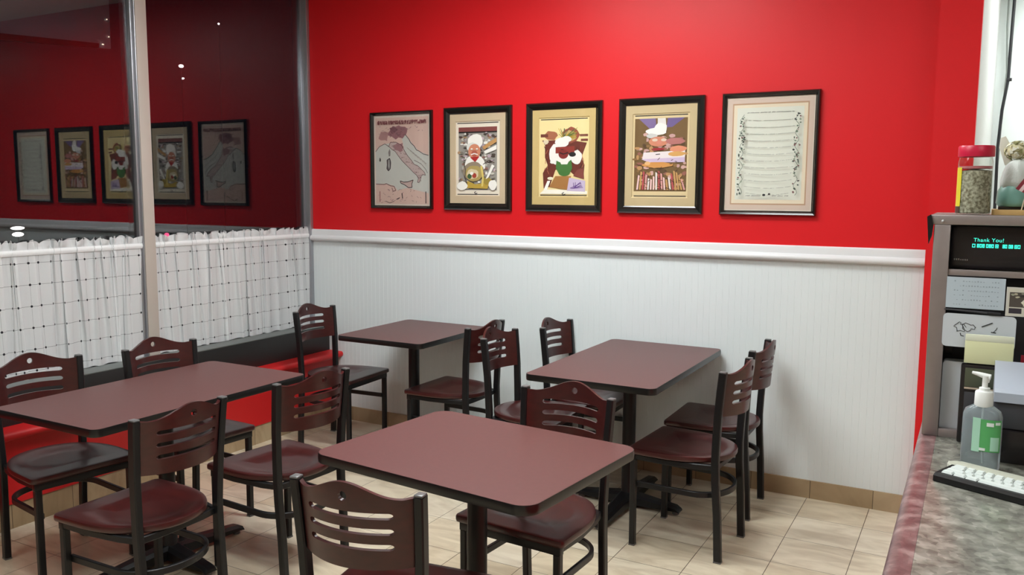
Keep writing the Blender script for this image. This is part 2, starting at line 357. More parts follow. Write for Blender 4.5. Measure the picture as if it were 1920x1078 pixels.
# ------------------------------------------------------------------ ceiling lamps
M_tube = mat('lamp_diffuser', (0.9, 0.9, 0.9), 0.5, emit=((0.95, 1.0, 1.0), LAMP_POWER))
M_tfr = mat('white_lamp_frame', (0.8, 0.8, 0.8), 0.4)
for i, (x, y, ax, s) in enumerate(LAMPS):
    lx, ly = (0.60, 0.30) if ax == 'x' else (0.30, 0.60)
    o = empty('ceiling_light', (x, y, CEIL-0.05))
    tag(o, ['long flush ceiling light nearest the pictures', 'long flush ceiling light above the front table', 'long flush ceiling light above the window tables', 'long flush ceiling light near the red wall end', 'long flush ceiling light above the counter', 'long flush ceiling light in the kitchen passage'][i], 'light')
    b = bmesh.new()
    for a in ((-lx, lx, -ly, -ly+0.03), (-lx, lx, ly-0.03, ly), (-lx, -lx+0.03, -ly+0.03, ly-0.03), (lx-0.03, lx, -ly+0.03, ly-0.03)): box(b, *a, 0, 0.05)
    fin('frame', b, M_tfr, o, smooth=False)
    md = M_tube
    if s != 1.0:
        md = mat('lamp_diffuser_%d' % i, (0.9, 0.9, 0.9), 0.5, emit=((0.95, 1.0, 1.0), LAMP_POWER*s))
    b = bmesh.new(); box(b, -lx+0.03, lx-0.03, -ly+0.03, ly-0.03, 0.01, 0.03); fin('diffuser', b, md, o, smooth=False)

# ------------------------------------------------------------------ cafe curtains
def cafe_curtain(y0, y1, zb, seed, lab):
    """sheer panel with z-folds hanging on a thin rod; zb(y) gives the hem height"""
    rnd = random.Random(seed); root = empty('cafe_curtain', (-0.0, (y0+y1)/2, 0.66)); cy = (y0+y1)/2; cz = 0.66
    W = y1-y0; folds = []; s = 0.02
    while s < 50:
        w_ = rnd.uniform(0.006, 0.020); A = w_*rnd.uniform(1.4, 2.4)
        folds.append((s, w_, A, rnd.uniform(-0.06, 0.06), rnd.choice((-1, 1)))); s += rnd.choice((rnd.uniform(0.04, 0.07), rnd.uniform(0.06, 0.11), rnd.uniform(0.10, 0.17)))
    # integrate: fabric s -> y, base slope 1, folds take length away
    def prof(s, t):   # t: 0 top .. 1 bottom
        y = s; x = 0.0
        for (c, w_, A, sl, sg) in folds:
            q = (s-(c+sl*t*0.5))/(w_*(1.1+1.1*t))
            if q < -3:
                break
            g = math.tanh(q*0.9)
            y -= A*(g+1)*0.9
            if abs(q) < 4: x += sg*0.010*math.tanh(q*1.2)*math.exp(-(q/2.6)**2)
        x += 0.004*math.sin(s*21+seed)*t + 0.003*math.sin(s*47)
        return y, x
    smax = 0.0
    while prof(smax, 0)[0] < W and smax < 6: smax += 0.01
    n = int(smax/0.004); zt = 1.282
    rows = [1.336, 1.325, 1.312, 1.300, 1.292, 1.282, 1.272, 1.262, 1.24, 1.2]+[1.2-(1.2-0.66)*k/12 for k in range(1, 13)]
    def grid(bm, rows, dx, hem=True):
        uvl = bm.loops.layers.uv.new('UVMap'); G = []
        end0 = prof(smax, 0)[0]
        PE = {z: (prof(0, max(0, min(1, (1.272-z)/0.6)))[0], prof(smax, max(0, min(1, (1.272-z)/0.6)))[0]) for z in rows}
        for z in rows:
            row = []
            for i in range(n+1):
                s = smax*i/n; t = max(0, min(1, (1.272-z)/0.6)); y, x = prof(s, t)
                ye = PE[z][1]; ys = PE[z][0]
                y = (y-ys)/(ye-ys)*W
                zz = z
                if z > 1.29: # frill
                    k = (z-1.29)/0.046; f = (0.5+0.5*math.sin(s*52+2.2*math.sin(s*13)))**0.5; zz = 1.29+(z-1.29)*(0.62+0.45*f); x += k*0.010*math.sin(s*70+seed)
                if hem and z < 0.9: k = (0.9-z)/0.24; zz = z+k*(zb(y0+y)-0.66)+0.003*k*math.sin(s*30)
                if 1.258 < z < 1.295: x = x*0.3+0.006*(1-abs(z-1.277)/0.018)
                row.append((bm.verts.new((x+dx, y0+y-cy, zz-cz)), s, zz))
            G.append(row)
        for a, b_ in zip(G, G[1:]):
            for i in range(n):
                q = (a[i], a[i+1], b_[i+1], b_[i]); f = bm.faces.new([v[0] for v in q])
                for l, v in zip(f.loops, q): l[uvl].uv = (v[1]+seed*0.037, v[2]-1.225+0.054)
    bm = bmesh.new(); grid(bm, rows, 0.0); fin('fabric', bm, M_curt, root, angle=180)
    bm = bmesh.new(); grid(bm, [1.291, 1.284, 1.277, 1.270, 1.263], 0.004, False); o = fin('rod_pocket', bm, M_curth, root, angle=180)
    bm = bmesh.new(); tube(bm, [(-0.003, y0-cy+0.001, 1.277-cz), (-0.003, y1-cy-0.001, 1.277-cz)], 0.005, 10); fin('curtain_rod', bm, M_rail, root)
    root.location.x = -0.022
    tag(root, lab, 'curtain')
cafe_curtain(-1.298, -0.032, lambda y: 0.649, 3, 'sheer white checked cafe curtain between mullion and wainscot')
cafe_curtain(-2.945, -1.376, lambda y: 0.649, 8, 'sheer white checked cafe curtain left of the mullion')

# ------------------------------------------------------------------ dining chair
FX, FH, MX, TX, TH, TZ = -0.205, 0.166, -0.182, -0.208, 0.184, 0.838
def post_pts(s):
    P = [(FX, FH*s, 0.006), (-0.197, 0.167*s, 0.2), (MX-0.003, 0.169*s, 0.36), (MX, 0.170*s, 0.45), (MX-0.003, 0.173*s, 0.54), (-0.190, 0.177*s, 0.65), (-0.199, 0.181*s, 0.75), (TX, TH*s, TZ)]
    return P
def post_x(z):
    P = post_pts(1)
    for a, b in zip(P, P[1:]):
        if a[2] <= z <= b[2] or b is P[-1]:
            t = (z-a[2])/(b[2]-a[2]); return a[0]+(b[0]-a[0])*t, a[1]+(b[1]-a[1])*t
def seat_outline(n=64):
    pts = []
    r = 0.02
    fx, hw = 0.212, 0.220
    # front right corner -> front left corner, then round rear
    for a in range(0, 91, 30): pts.append((fx-r+r*math.cos(R(-90+a)), -hw+r+r*math.sin(R(-90+a))))
    for a in range(0, 91, 30): pts.append((fx-r+r*math.cos(R(a)), hw-r+r*math.sin(R(a))))
    # rear: superellipse from (x=0.10, y=hw) around to (-0.215, 0)
    for k in range(1, 48):
        a = PI/2+PI*k/48
        c, s_ = math.cos(a), math.sin(a)
        x = 0.10-0.315*abs(c)**0.80
        y = 0.219*abs(s_)**0.92*(1 if s_ > 0 else -1)
        pts.append((x, y))
    return pts
def make_chair():
    root = empty('dining_chair', (0, 0, 0))
    # seat
    bm = bmesh.new(); ol = seat_outline(); n = len(ol); ctr = (0.0, 0.0)
    def ring(f, z, dish=False):
        vs = []
        for x, y in ol:
            X = ctr[0]+(x-ctr[0])*f; Y = ctr[1]+(y-ctr[1])*f; d = math.hypot((X+0.015)/0.155, Y/0.17)
            zz = z
            if dish and d < 1.05:
                q = max(0, 1-d/1.05); zz = z-0.013*min(1, q/0.32)**1.3*(1+0.15*q)
            vs.append(bm.verts.new((X, Y, zz)))
        return vs
    rs = [ring(0.97, 0.430), ring(0.995, 0.433), ring(1, 0.438), ring(1, 0.448), ring(0.992, 0.4535), ring(0.975, 0.455)]
    fs_ = [0.9+0.0*0, 0.84, 0.80, 0.77, 0.74, 0.71, 0.67, 0.62, 0.55, 0.45, 0.33, 0.2, 0.08]
    rs += [ring(f, 0.455, True) for f in fs_]
    for a, b in zip(rs, rs[1:]):
        for j in range(n): bm.faces.new((a[j], a[(j+1) % n], b[(j+1) % n], b[j]))
    bm.faces.new(rs[0][::-1]); bm.faces.new(rs[-1])
    fin('seat', bm, M_wood, root, angle=50)
    # seat frame under the seat
    bm = bmesh.new()
    box(bm, 0.172, 0.198, -0.205, 0.205, 0.398, 0.4295, 0.003)
    for s in (-1, 1): tube(bm, [(0.185, 0.192*s, 0.416), (0.05, 0.195*s, 0.416), (-0.10, 0.178*s, 0.416), (-0.168, 0.160*s, 0.416)], 0, square=(0.0125, 0.011))
    tube(bm, [(-0.170, 0.160, 0.414), (-0.178, 0.1, 0.414), (-0.180, 0, 0.414), (-0.178, -0.1, 0.414), (-0.170, -0.160, 0.414)], 0, square=(0.0125, 0.009))
    fin('seat_frame', bm, M_metal, root)
    for s in (-1, 1):
        bm = bmesh.new(); tube(bm, [(0.184, 0.190*s, 0.006), (0.185, 0.190*s, 0.2), (0.185, 0.190*s, 0.398)], 0, square=(0.0135, 0.0135)); l = fin('leg', bm, M_metal, root)
        bm = bmesh.new(); box(bm, 0.170, 0.198, 0.190*s-0.014, 0.190*s+0.014, 0.0, 0.008, 0.002); fin('glide', bm, M_cap, l)
    for s in (-1, 1):
        bm = bmesh.new(); tube(bm, post_pts(s), 0, square=(0.0165, 0.0135)); l = fin('leg', bm, M_metal, root)
        bm = bmesh.new(); box(bm, TX-0.015, TX+0.015, TH*s-0.0125, TH*s+0.0125, TZ-0.001, TZ+0.006, 0.003); fin('post_cap', bm, M_cap, l)
        bm = bmesh.new(); box(bm, FX-0.017, FX+0.017, FH*s-0.014, FH*s+0.014, 0.0, 0.008, 0.002); fin('glide', bm, M_cap, l)
    # U shaped foot ring at z=.30, open at the front, bowed at the rear
    pts = [(0.178, -0.174, 0.285)]
    for k in range(0, 25):
        a = PI*k/24; pts.append((-0.06-0.150*abs(math.sin(a))**0.9 if True else 0, -0.150*math.cos(a)*1.0-0.02*math.cos(a), 0.285))
    pts.append((0.178, 0.174, 0.285))
    bm = bmesh.new(); tube(bm, pts, 0, square=(0.0125, 0.0075)); fin('foot_ring', bm, M_metal, root)
    # backrest: plywood panel bowed backwards, three slots and a hole
    NC = 72; us = [-1+2*i/NC for i in range(NC+1)]
    hw = 0.176
    slots = [(0.700, 0.0085, 0.70), (0.742, 0.0085, 0.70), (0.784, 0.0085, 0.70)]
    def topz(u):
        a = abs(u); return 0.829+0.043*(0.5+0.5*math.cos(PI*min(1, a/0.84)))+0.005*max(0, (a-0.84)/0.16)
    def botz(u): return 0.645-0.004*(1-u*u)
    bm = bmesh.new(); cols = []
    # add finer columns around slot ends and hole
    extra = [0.60, 0.62, 0.64, 0.655, 0.67, 0.68, 0.69, 0.697, 0.70, 0.01, 0.02, 0.04, 0.05, 0.06, 0.066, 0.07]
    us = sorted(set([round(u, 4) for u in us]+[round(e*s, 4) for e in extra for s in (-1, 1)]))
    def V(u, z):
        px, py = post_x(min(max(z, 0.62), 0.838)); x = px-0.072*(1-u*u)**0.9+0.003; return (x, u*hw*(py/0.180), z)
    for u in us:
        a = abs(u); zs = [botz(u)]
        for zc, hh, uu in slots:
            e = 0.07
            h = 0 if a >= uu else (hh if a < uu-e else hh*math.sqrt(max(0, 1-((a-(uu-e))/e)**2)))
            off = 0.004*(1-u*u)
            zs += [zc+off-h, zc+off+h]
        hr = 0.07; h = 0.0125*math.sqrt(max(0, 1-(a/hr)**2)) if a < hr else 0
        zs += [0.836-h, 0.836+h] if a < hr else [0.5*(0.795+topz(u)+0.01)]*2
        zs = zs[:7]+[max(z, zs[6]+0.004) for z in zs[7:9]]
        tz = topz(u); zs = zs[:7]+[min(z, tz-0.004) for z in zs[7:9]]+[tz]
        # subdivide solid bands a little
        cols.append([bm.verts.new(V(u, z)) for z in zs])
    for i in range(len(us)-1):
        um = (us[i]+us[i+1])/2; a = abs(um)
        for k in range(9):
            hole = (k in (1, 3, 5) and a < 0.70) or (k == 7 and a < 0.07)
            if hole: continue
            vs = [cols[i][k], cols[i+1][k], cols[i+1][k+1], cols[i][k+1]]
            try: bm.faces.new(vs)
            except Exception: pass
    bmesh.ops.remove_doubles(bm, verts=bm.verts[:], dist=0.00005)
    bad = [f for f in bm.faces if f.calc_area() < 1e-10]
    if bad: bmesh.ops.delete(bm, geom=bad, context='FACES')
    bmesh.ops.recalc_face_normals(bm, faces=bm.faces[:])
    f0 = bm.faces[:]
    bmesh.ops.solidify(bm, geom=f0, thickness=0.011)
    fin('backrest', bm, M_wood, root, angle=40)
    return root
chair0 = make_chair(); first = [True]
CH = dict(
 I=(2.978, -0.843, 176.8, 'mahogany chair right of the wall table, the nearer of its right pair'),
 J=(2.958, -0.312, 181.0, 'mahogany chair right of the wall table, tucked against the white wall'),
 D=(1.538, -1.935, 174.6, 'mahogany chair with gloss red seat between the window table and the front table'),
 C=(1.493, -2.568, 180.0, 'big near mahogany chair at the front left, back turned to the camera'),
 A=(0.708, -2.366, -8.2, 'leftmost mahogany chair, on the window side of the window table'),
 B=(0.831, -1.806, -4.3, 'mahogany chair below the curtain, on the window side of the table'),
 E=(0.613, -0.442, 3.5, 'mahogany chair in the corner beside the black window panel'),
 F=(1.450, -0.433, 179.3, 'mahogany chair right of the small corner table, facing the window'),
 G=(2.096, -0.662, 3.0, 'mahogany chair left of the wall table, nearer of its left pair'),
 H=(2.205, -0.205, 1.0, 'mahogany chair left of the wall table, against the white wall'),
 K=(2.746, -1.896, -93.9, 'mahogany chair on the far side of the front table, facing the camera'),
 L=(2.693, -2.663, 97.5, 'mahogany chair in the centre foreground, back to the camera at the front table'),
)
for k, (x, y, a, lab) in CH.items():
    if first[0]: o = chair0; first[0] = False
    else: o = copy_tree(chair0)
    o.location = (x, y, 0); o.rotation_euler = (0, 0, R(a)); tag(o, lab, 'chair', 'mahogany slotted back chairs')

# ------------------------------------------------------------------ tables
def table(w_, h_, loc, rz, lab, arm, M_t=M_top, rad=0.035, brot=0):
    root = empty('dining_table', (loc[0], loc[1], 0), rz); tag(root, lab, 'table', 'mauve laminate pedestal tables')
    bm = bmesh.new(); prism(bm, rrect(-w_/2+0.002, w_/2-0.002, -h_/2+0.002, h_/2-0.002, rad, 8), 0.722, 0.7505); t = fin('tabletop', bm, M_t, root, angle=30)
    bm = bmesh.new(); oo = rrect(-w_/2, w_/2, -h_/2, h_/2, rad, 8); ii = rrect(-w_/2+0.0021, w_/2-0.0021, -h_/2+0.0021, h_/2-0.0021, rad-0.001, 8)
    prof = [(0, 0.7500), (1, 0.7500), (1.0, 0.7215), (0, 0.7215)]; n = len(oo)
    rings = []
    for f, z in [(0, 0.7503), (0.6, 0.7503), (1, 0.747), (1.3, 0.736), (1, 0.724), (0.6, 0.7205), (0, 0.7205)]:
        rings.append([bm.verts.new((ii[j][0]+(oo[j][0]-ii[j][0])*f, ii[j][1]+(oo[j][1]-ii[j][1])*f, z)) for j in range(n)])
    for a, b in zip(rings, rings[1:]+rings[:1]):
        for j in range(n): bm.faces.new((a[j], a[(j+1) % n], b[(j+1) % n], b[j]))
    e = fin('edge_band', bm, M_edge, t, angle=60); e['label'] = 'black rubber edge'
    bm = bmesh.new(); box(bm, -0.2, 0.2, -0.022, 0.022, 0.708, 0.7215, 0.003); box(bm, -0.022, 0.022, -0.2, 0.2, 0.700, 0.7205, 0.003); fin('support_plate', bm, M_metal, root)
    bm = bmesh.new(); lathe(bm, [(0.040, 0.06), (0.033, 0.075), (0.033, 0.69), (0.045, 0.703)], n=32); fin('column', bm, M_metal, root)
    bm = bmesh.new()
    for k, L_ in ((brot, arm[0]), (90+brot, arm[1]), (180+brot, arm[0]), (270+brot, arm[1])):
        mt = Matrix.Rotation(R(k), 4, 'Z'); secs = []
        for f in (0.0, 0.15, 0.4, 0.7, 0.92, 1.0):
            x = f*L_; wd = 0.042-0.014*f; top = 0.078-0.036*f if f < 1 else 0.03; bt = 0.020 if f < 1 else 0.016
            ring = [(x, -wd, bt), (x, wd, bt), (x, wd, top-0.012), (x, wd*0.55, top), (x, -wd*0.55, top), (x, -wd, top-0.012)]
            secs.append([bm.verts.new(mt @ Vector(p)) for p in ring])
        for a, b in zip(secs, secs[1:]):
            for j in range(6): bm.faces.new((a[j], a[(j+1) % 6], b[(j+1) % 6], b[j]))
        bm.faces.new(secs[-1]); bm.faces.new(secs[0][::-1])
    ba = fin('base', bm, M_metal, root, angle=30)
    for k, L_ in ((brot, arm[0]), (90+brot, arm[1]), (180+brot, arm[0]), (270+brot, arm[1])):
        c, s = math.cos(R(k)), math.sin(R(k)); bm = bmesh.new(); lathe(bm, [(0.016, 0.0), (0.018, 0.004), (0.014, 0.021)], c*(L_-0.025), s*(L_-0.025), 16); fin('foot_glide', bm, M_cap, ba)
    return root
table(0.62, 1.07, (1.10, -2.16), 0, 'long mauve laminate table by the window with chairs on both sides', (0.28, 0.37), brot=-5)
table(0.60, 0.72, (1.125, -0.385), 0, 'small mauve laminate table in the far corner against the wall', (0.26, 0.28))
table(0.635, 1.09, (2.585, -0.57), 0, 'long mauve laminate table standing end-on against the white wall', (0.28, 0.39))
table(0.845, 0.665, (2.685, -2.215), R(-5.7), 'rounded mauve laminate table nearest the camera in the centre', (0.34, 0.28), rad=0.055)

# ------------------------------------------------------------------ framed pictures
def cmat(c):
    return mat('ink_%02x%02x%02x' % tuple(int(v*255) for v in c), tuple((v/12.92 if v <= 0.04045 else ((v+0.055)/1.055)**2.4) for v in c), 0.7)
def art(name, parent, x0, x1, z0, z1, items, y=-0.012):
    """flat printed picture built from thin coloured shapes: coordinates 0..1"""
    bm = bmesh.new(); mats = []; 
    def mi(c):
        m = cmat(c)
        if m not in mats: mats.append(m)
        return mats.index(m)
    k = 0
    def P(p, d): return (x0+(x1-x0)*p[0], d, z0+(z1-z0)*p[1])
    for it in items:
        d = y-0.00003*k; k += 1
        if it[0] == 'poly':
            f = bm.faces.new([bm.verts.new(P(p, d)) for p in it[1]]); f.material_index = mi(it[2])
        elif it[0] == 'ell':
            _, cx, cy, rx, ry, c = it; f = bm.faces.new([bm.verts.new(P((cx+rx*math.cos(2*PI*q/20), cy+ry*math.sin(2*PI*q/20)), d)) for q in range(20)]); f.material_index = mi(c)
        elif it[0] == 'line':
            _, pts, wd, c = it; asp = (x1-x0)/(z1-z0); idx = mi(c)
            for a, b in zip(pts, pts[1:]):
                dx, dy = (b[0]-a[0])*asp, b[1]-a[1]; l = math.hypot(dx, dy) or 1; nx, ny = -dy/l*wd/2/asp, dx/l*wd/2
                f = bm.faces.new([bm.verts.new(P(p, d)) for p in ((a[0]+nx, a[1]+ny), (a[0]-nx, a[1]-ny), (b[0]-nx, b[1]-ny), (b[0]+nx, b[1]+ny))]); f.material_index = idx
        elif it[0] == 'rect':
            _, a, b, c_, d_, c = it; f = bm.faces.new([bm.verts.new(P(p, d)) for p in ((a, b), (c_, b), (c_, d_), (a, d_))]); f.material_index = mi(c)
    for f in bm.faces:
        f.normal_update()
        if f.normal.y > 0: f.normal_flip()
    me = bpy.data.meshes.new(name); bm.to_mesh(me); bm.free()
    for m in mats: me.materials.append(m)
    o = bpy.data.objects.new(name, me); C.objects.link(o); o.parent = parent; return o
def frame(cx, w_, fw_, lab, mat_col=None, mat_w=0.0, h_=0.632, cz=1.789, depth=0.028, items=(), mat2=None, tilt=0):
    root = empty('framed_picture', (cx, 0, cz)); tag(root, lab, 'picture', 'framed pictures on the red wall'); root.rotation_euler = (0, R(tilt), 0)
    bm = bmesh.new(); hx, hz = w_/2, h_/2
    P = [(0, -0.001), (0, -depth*0.7), (0.2*fw_, -depth), (0.55*fw_, -depth*0.93), (0.85*fw_, -depth*0.55), (fw_, -depth*0.45), (fw_, -0.001)]
    rings = [[bm.verts.new((sx*(hx-d), y, sz*(hz-d))) for sx, sz in ((-1, -1), (1, -1), (1, 1), (-1, 1))] for d, y in P]
    for a, b in zip(rings, rings[1:]+rings[:1]):
        for j in range(4): bm.faces.new((a[j], a[(j+1) % 4], b[(j+1) % 4], b[j]))
    f = fin('frame', bm, M_bframe, root, smooth=False); f['label'] = 'black moulded frame'
    ix, iz = hx-fw_+0.002, hz-fw_+0.002
    bm = bmesh.new(); box(bm, -ix, ix, -0.006, -0.002, -iz, iz); fin('backing', bm, cmat((0.85, 0.82, 0.76)), root, smooth=False)
    if mat_col:
        bm = bmesh.new(); mw = mat_w; Q = [(0, -0.0065), (0, -0.0105), (mw-0.004, -0.0105), (mw, -0.0065)]
        rings = [[bm.verts.new((sx*(ix-d), y, sz*(iz-d*1.15))) for sx, sz in ((-1, -1), (1, -1), (1, 1), (-1, 1))] for d, y in Q]
        for a, b in zip(rings, rings[1:]+rings[:1]):
            for j in range(4): bm.faces.new((a[j], a[(j+1) % 4], b[(j+1) % 4], b[j]))
        m = fin('mat_board', bm, cmat(mat_col), root, smooth=False); m['label'] = 'tan mat board'
        ax, az = ix-mw, iz-mw*1.15
    else: ax, az = ix, iz
    art('print', root, -ax, ax, -az, az, items, -0.0062)
    bm = bmesh.new(); box(bm, -ix, ix, -0.0122, -0.0115, -iz, iz); fin('glass', bm, M_pglass, root, smooth=False)
    return root
rn = random.Random(5)
def blob(cx, cy, rx, ry, n=14, j=0.25, rr=rn): return [(cx+rx*math.cos(2*PI*k/n)*(1+rr.uniform(-j, j)), cy+ry*math.sin(2*PI*k/n)*(1+rr.uniform(-j, j))) for k in range(n)]
def script(x0, x1, y, h, rr, sag=0):   # illegible small print as a row of short strokes
    out = []; x = x0
    while x < x1:
        dx = rr.uniform(0.006, 0.014); t = (x-x0)/(x1-x0); yy = y-sag*math.sin(PI*t)
        if rr.random() > 0.2: out.append([(x, yy-h/2*rr.uniform(0.4, 1)), (x+dx*0.8, yy+h/2*rr.uniform(0.3, 1))])
        x += dx
    return out
# 1: map
pink, sea, dk, mar = (0.82, 0.70, 0.65), (0.76, 0.76, 0.73), (0.22, 0.17, 0.18), (0.58, 0.40, 0.42)
boot = [(0.40, 0.70), (0.50, 0.665), (0.555, 0.60), (0.60, 0.555), (0.67, 0.50), (0.72, 0.455), (0.78, 0.44), (0.84, 0.405), (0.90, 0.365), (0.915, 0.335), (0.87, 0.345), (0.845, 0.33), (0.83, 0.29), (0.80, 0.255), (0.775, 0.26), (0.79, 0.30), (0.765, 0.335), (0.70, 0.37), (0.64, 0.41), (0.57, 0.455), (0.50, 0.50), (0.44, 0.55), (0.385, 0.60), (0.33, 0.62), (0.27, 0.655), (0.30, 0.70)]
sic = [(0.47, 0.275), (0.53, 0.262), (0.61, 0.265), (0.70, 0.285), (0.675, 0.24), (0.68, 0.205), (0.62, 0.20), (0.54, 0.235), (0.48, 0.25)]
sard = [(0.235, 0.505), (0.285, 0.525), (0.305, 0.48), (0.295, 0.41), (0.26, 0.385), (0.23, 0.41), (0.24, 0.455)]
cors = [(0.27, 0.545), (0.295, 0.55), (0.30, 0.60), (0.285, 0.63), (0.26, 0.59)]
I1 = [('rect', 0, 0, 1, 1, (0.84, 0.79, 0.74)), ('rect', 0.03, 0.02, 0.97, 0.97, pink),
 ('poly', [(0.03, 0.60), (0.10, 0.655), (0.20, 0.685), (0.30, 0.69), (0.44, 0.62), (0.555, 0.59), (0.50, 0.76), (0.56, 0.785), (0.63, 0.73), (0.72, 0.655), (0.80, 0.60), (0.97, 0.55), (0.97, 0.14), (0.60, 0.20), (0.42, 0.17), (0.36, 0.22), (0.22, 0.245), (0.03, 0.24)], sea),
 ('poly', blob(0.42, 0.81, 0.17, 0.07, 18, 0.25), mar), ('poly', blob(0.18, 0.77, 0.09, 0.06, 14, 0.25), (0.66, 0.50, 0.49)), ('poly', blob(0.36, 0.84, 0.06, 0.03), (0.50, 0.33, 0.36)),
 ('poly', boot, (0.74, 0.66, 0.64)), ('poly', blob(0.45, 0.645, 0.10, 0.045, 14, 0.3), (0.62, 0.46, 0.47)), ('poly', sic, (0.74, 0.64, 0.61)), ('poly', sard, (0.40, 0.37, 0.38)), ('poly', cors, (0.52, 0.49, 0.48)), ('poly', blob(0.27, 0.46, 0.012, 0.05), (0.66, 0.66, 0.64)),
 ('line', boot+boot[:1], 0.006, (0.36, 0.27, 0.28)), ('line', sic+sic[:1], 0.008, dk), ('line', sard+sard[:1], 0.007, dk), ('poly', blob(0.11, 0.51, 0.014, 0.02), dk),
 ('line', [(0.03, 0.60), (0.10, 0.655), (0.20, 0.685), (0.27, 0.655)], 0.007, (0.38, 0.30, 0.31)),
 ('line', [(0.56, 0.785), (0.63, 0.73), (0.66, 0.69), (0.72, 0.655), (0.76, 0.61), (0.80, 0.60), (0.88, 0.565), (0.97, 0.55)], 0.008, (0.33, 0.28, 0.29)),
 ('line', [(0.72, 0.50), (0.84, 0.46), (0.92, 0.40), (0.95, 0.36)], 0.006, (0.4, 0.35, 0.36)),
 ('line', [(0.03, 0.24), (0.18, 0.235), (0.22, 0.245), (0.30, 0.22), (0.36, 0.215), (0.39, 0.17), (0.34, 0.16), (0.32, 0.20)], 0.008, (0.45, 0.32, 0.33)), ('line', [(0.50, 0.14), (0.51, 0.08)], 0.012, dk), ('line', [(0.40, 0.07), (0.46, 0.09)], 0.010, dk),
 ('line', [(0.20, 0.05), (0.28, 0.03), (0.36, 0.05)], 0.006, dk), ('line', [(0.92, 0.03), (0.92, 0.16)], 0.012, dk), ('line', [(0.10, 0.04), (0.10, 0.16)], 0.010, (0.55, 0.32, 0.33))]
for q in range(70):
    k = rn.randrange(len(boot)-1); a = boot[k]; t = rn.random(); b_ = boot[len(boot)-1-k]; x = a[0]+(b_[0]-a[0])*t*0.9; y = a[1]+(b_[1]-a[1])*t*0.9
    I1.append(('line', [(x, y), (x+rn.uniform(-0.03, 0.03), y+rn.uniform(-0.012, 0.012))], 0.004, (0.48, 0.36, 0.37)))
for q in range(50):
    x, y = rn.uniform(0.30, 0.56), rn.uniform(0.76, 0.86); I1.append(('line', [(x, y), (x+rn.uniform(-0.03, 0.03), y+rn.uniform(-0.012, 0.012))], 0.004, (0.42, 0.27, 0.29)))
for q in range(16):
    t = q/16; x, y = 0.60+0.34*t, 0.66-0.18*t; I1.append(('line', [(x, y-0.02), (x+0.03, y-0.04+0.01*math.sin(q*3))], 0.005, (0.62, 0.58, 0.56)))
for row in (0.905, 0.925):
    for s in script(0.08, 0.94, row, 0.028, rn): I1.append(('line', s, 0.007, (0.45, 0.24, 0.26)))
for q in range(60): 
    x, y = rn.uniform(0.1, 0.9), rn.choice((rn.uniform(0.78, 0.87), rn.uniform(0.04, 0.18))); I1.append(('line', [(x, y), (x+rn.uniform(-0.04, 0.04), y+rn.uniform(-0.02, 0.02))], 0.004, (0.5, 0.4, 0.42)))
frame(0.769, 0.487, 0.021, 'thin-framed pale pink and grey map print, leftmost picture on the red wall', items=I1, h_=0.626, cz=1.786)
# 2: cook with basket
W_, Bk, gry = (0.93, 0.92, 0.89), (0.10, 0.08, 0.07), (0.62, 0.60, 0.57)
skin, skin2, brn, red, yel, grn = (0.80, 0.52, 0.40), (0.68, 0.36, 0.28), (0.42, 0.26, 0.16), (0.66, 0.13, 0.12), (0.72, 0.60, 0.24), (0.22, 0.34, 0.20)
def border(bg, ink): return [('rect', 0, 0, 1, 1, bg), ('line', [(0.03, 0.985), (0.97, 0.985)], 0.012, ink), ('line', [(0.03, 0.012), (0.97, 0.012)], 0.012, ink)]
I2 = border((0.93, 0.89, 0.82), Bk)+[('rect', 0.06, 0.07, 0.94, 0.93, gry), ('rect', 0.06, 0.87, 0.94, 0.93, (0.52, 0.27, 0.25)), ('rect', 0.06, 0.85, 0.94, 0.87, Bk)]
for q in range(190):
    x, y = rn.uniform(0.08, 0.9), rn.uniform(0.10, 0.84)
    c = rn.choice([W_, (0.78, 0.77, 0.72), (0.5, 0.47, 0.42), (0.30, 0.26, 0.23), (0.72, 0.58, 0.44), (0.55, 0.40, 0.36), (0.78, 0.70, 0.74)]); I2.append(('poly', blob(x, y, rn.uniform(0.02, 0.05), rn.uniform(0.010, 0.022), 8), c))
    if q % 3 == 0: I2.append(('line', [(x, y), (x+0.05, y+rn.uniform(-0.02, 0.02))], 0.007, (0.2, 0.17, 0.15)))
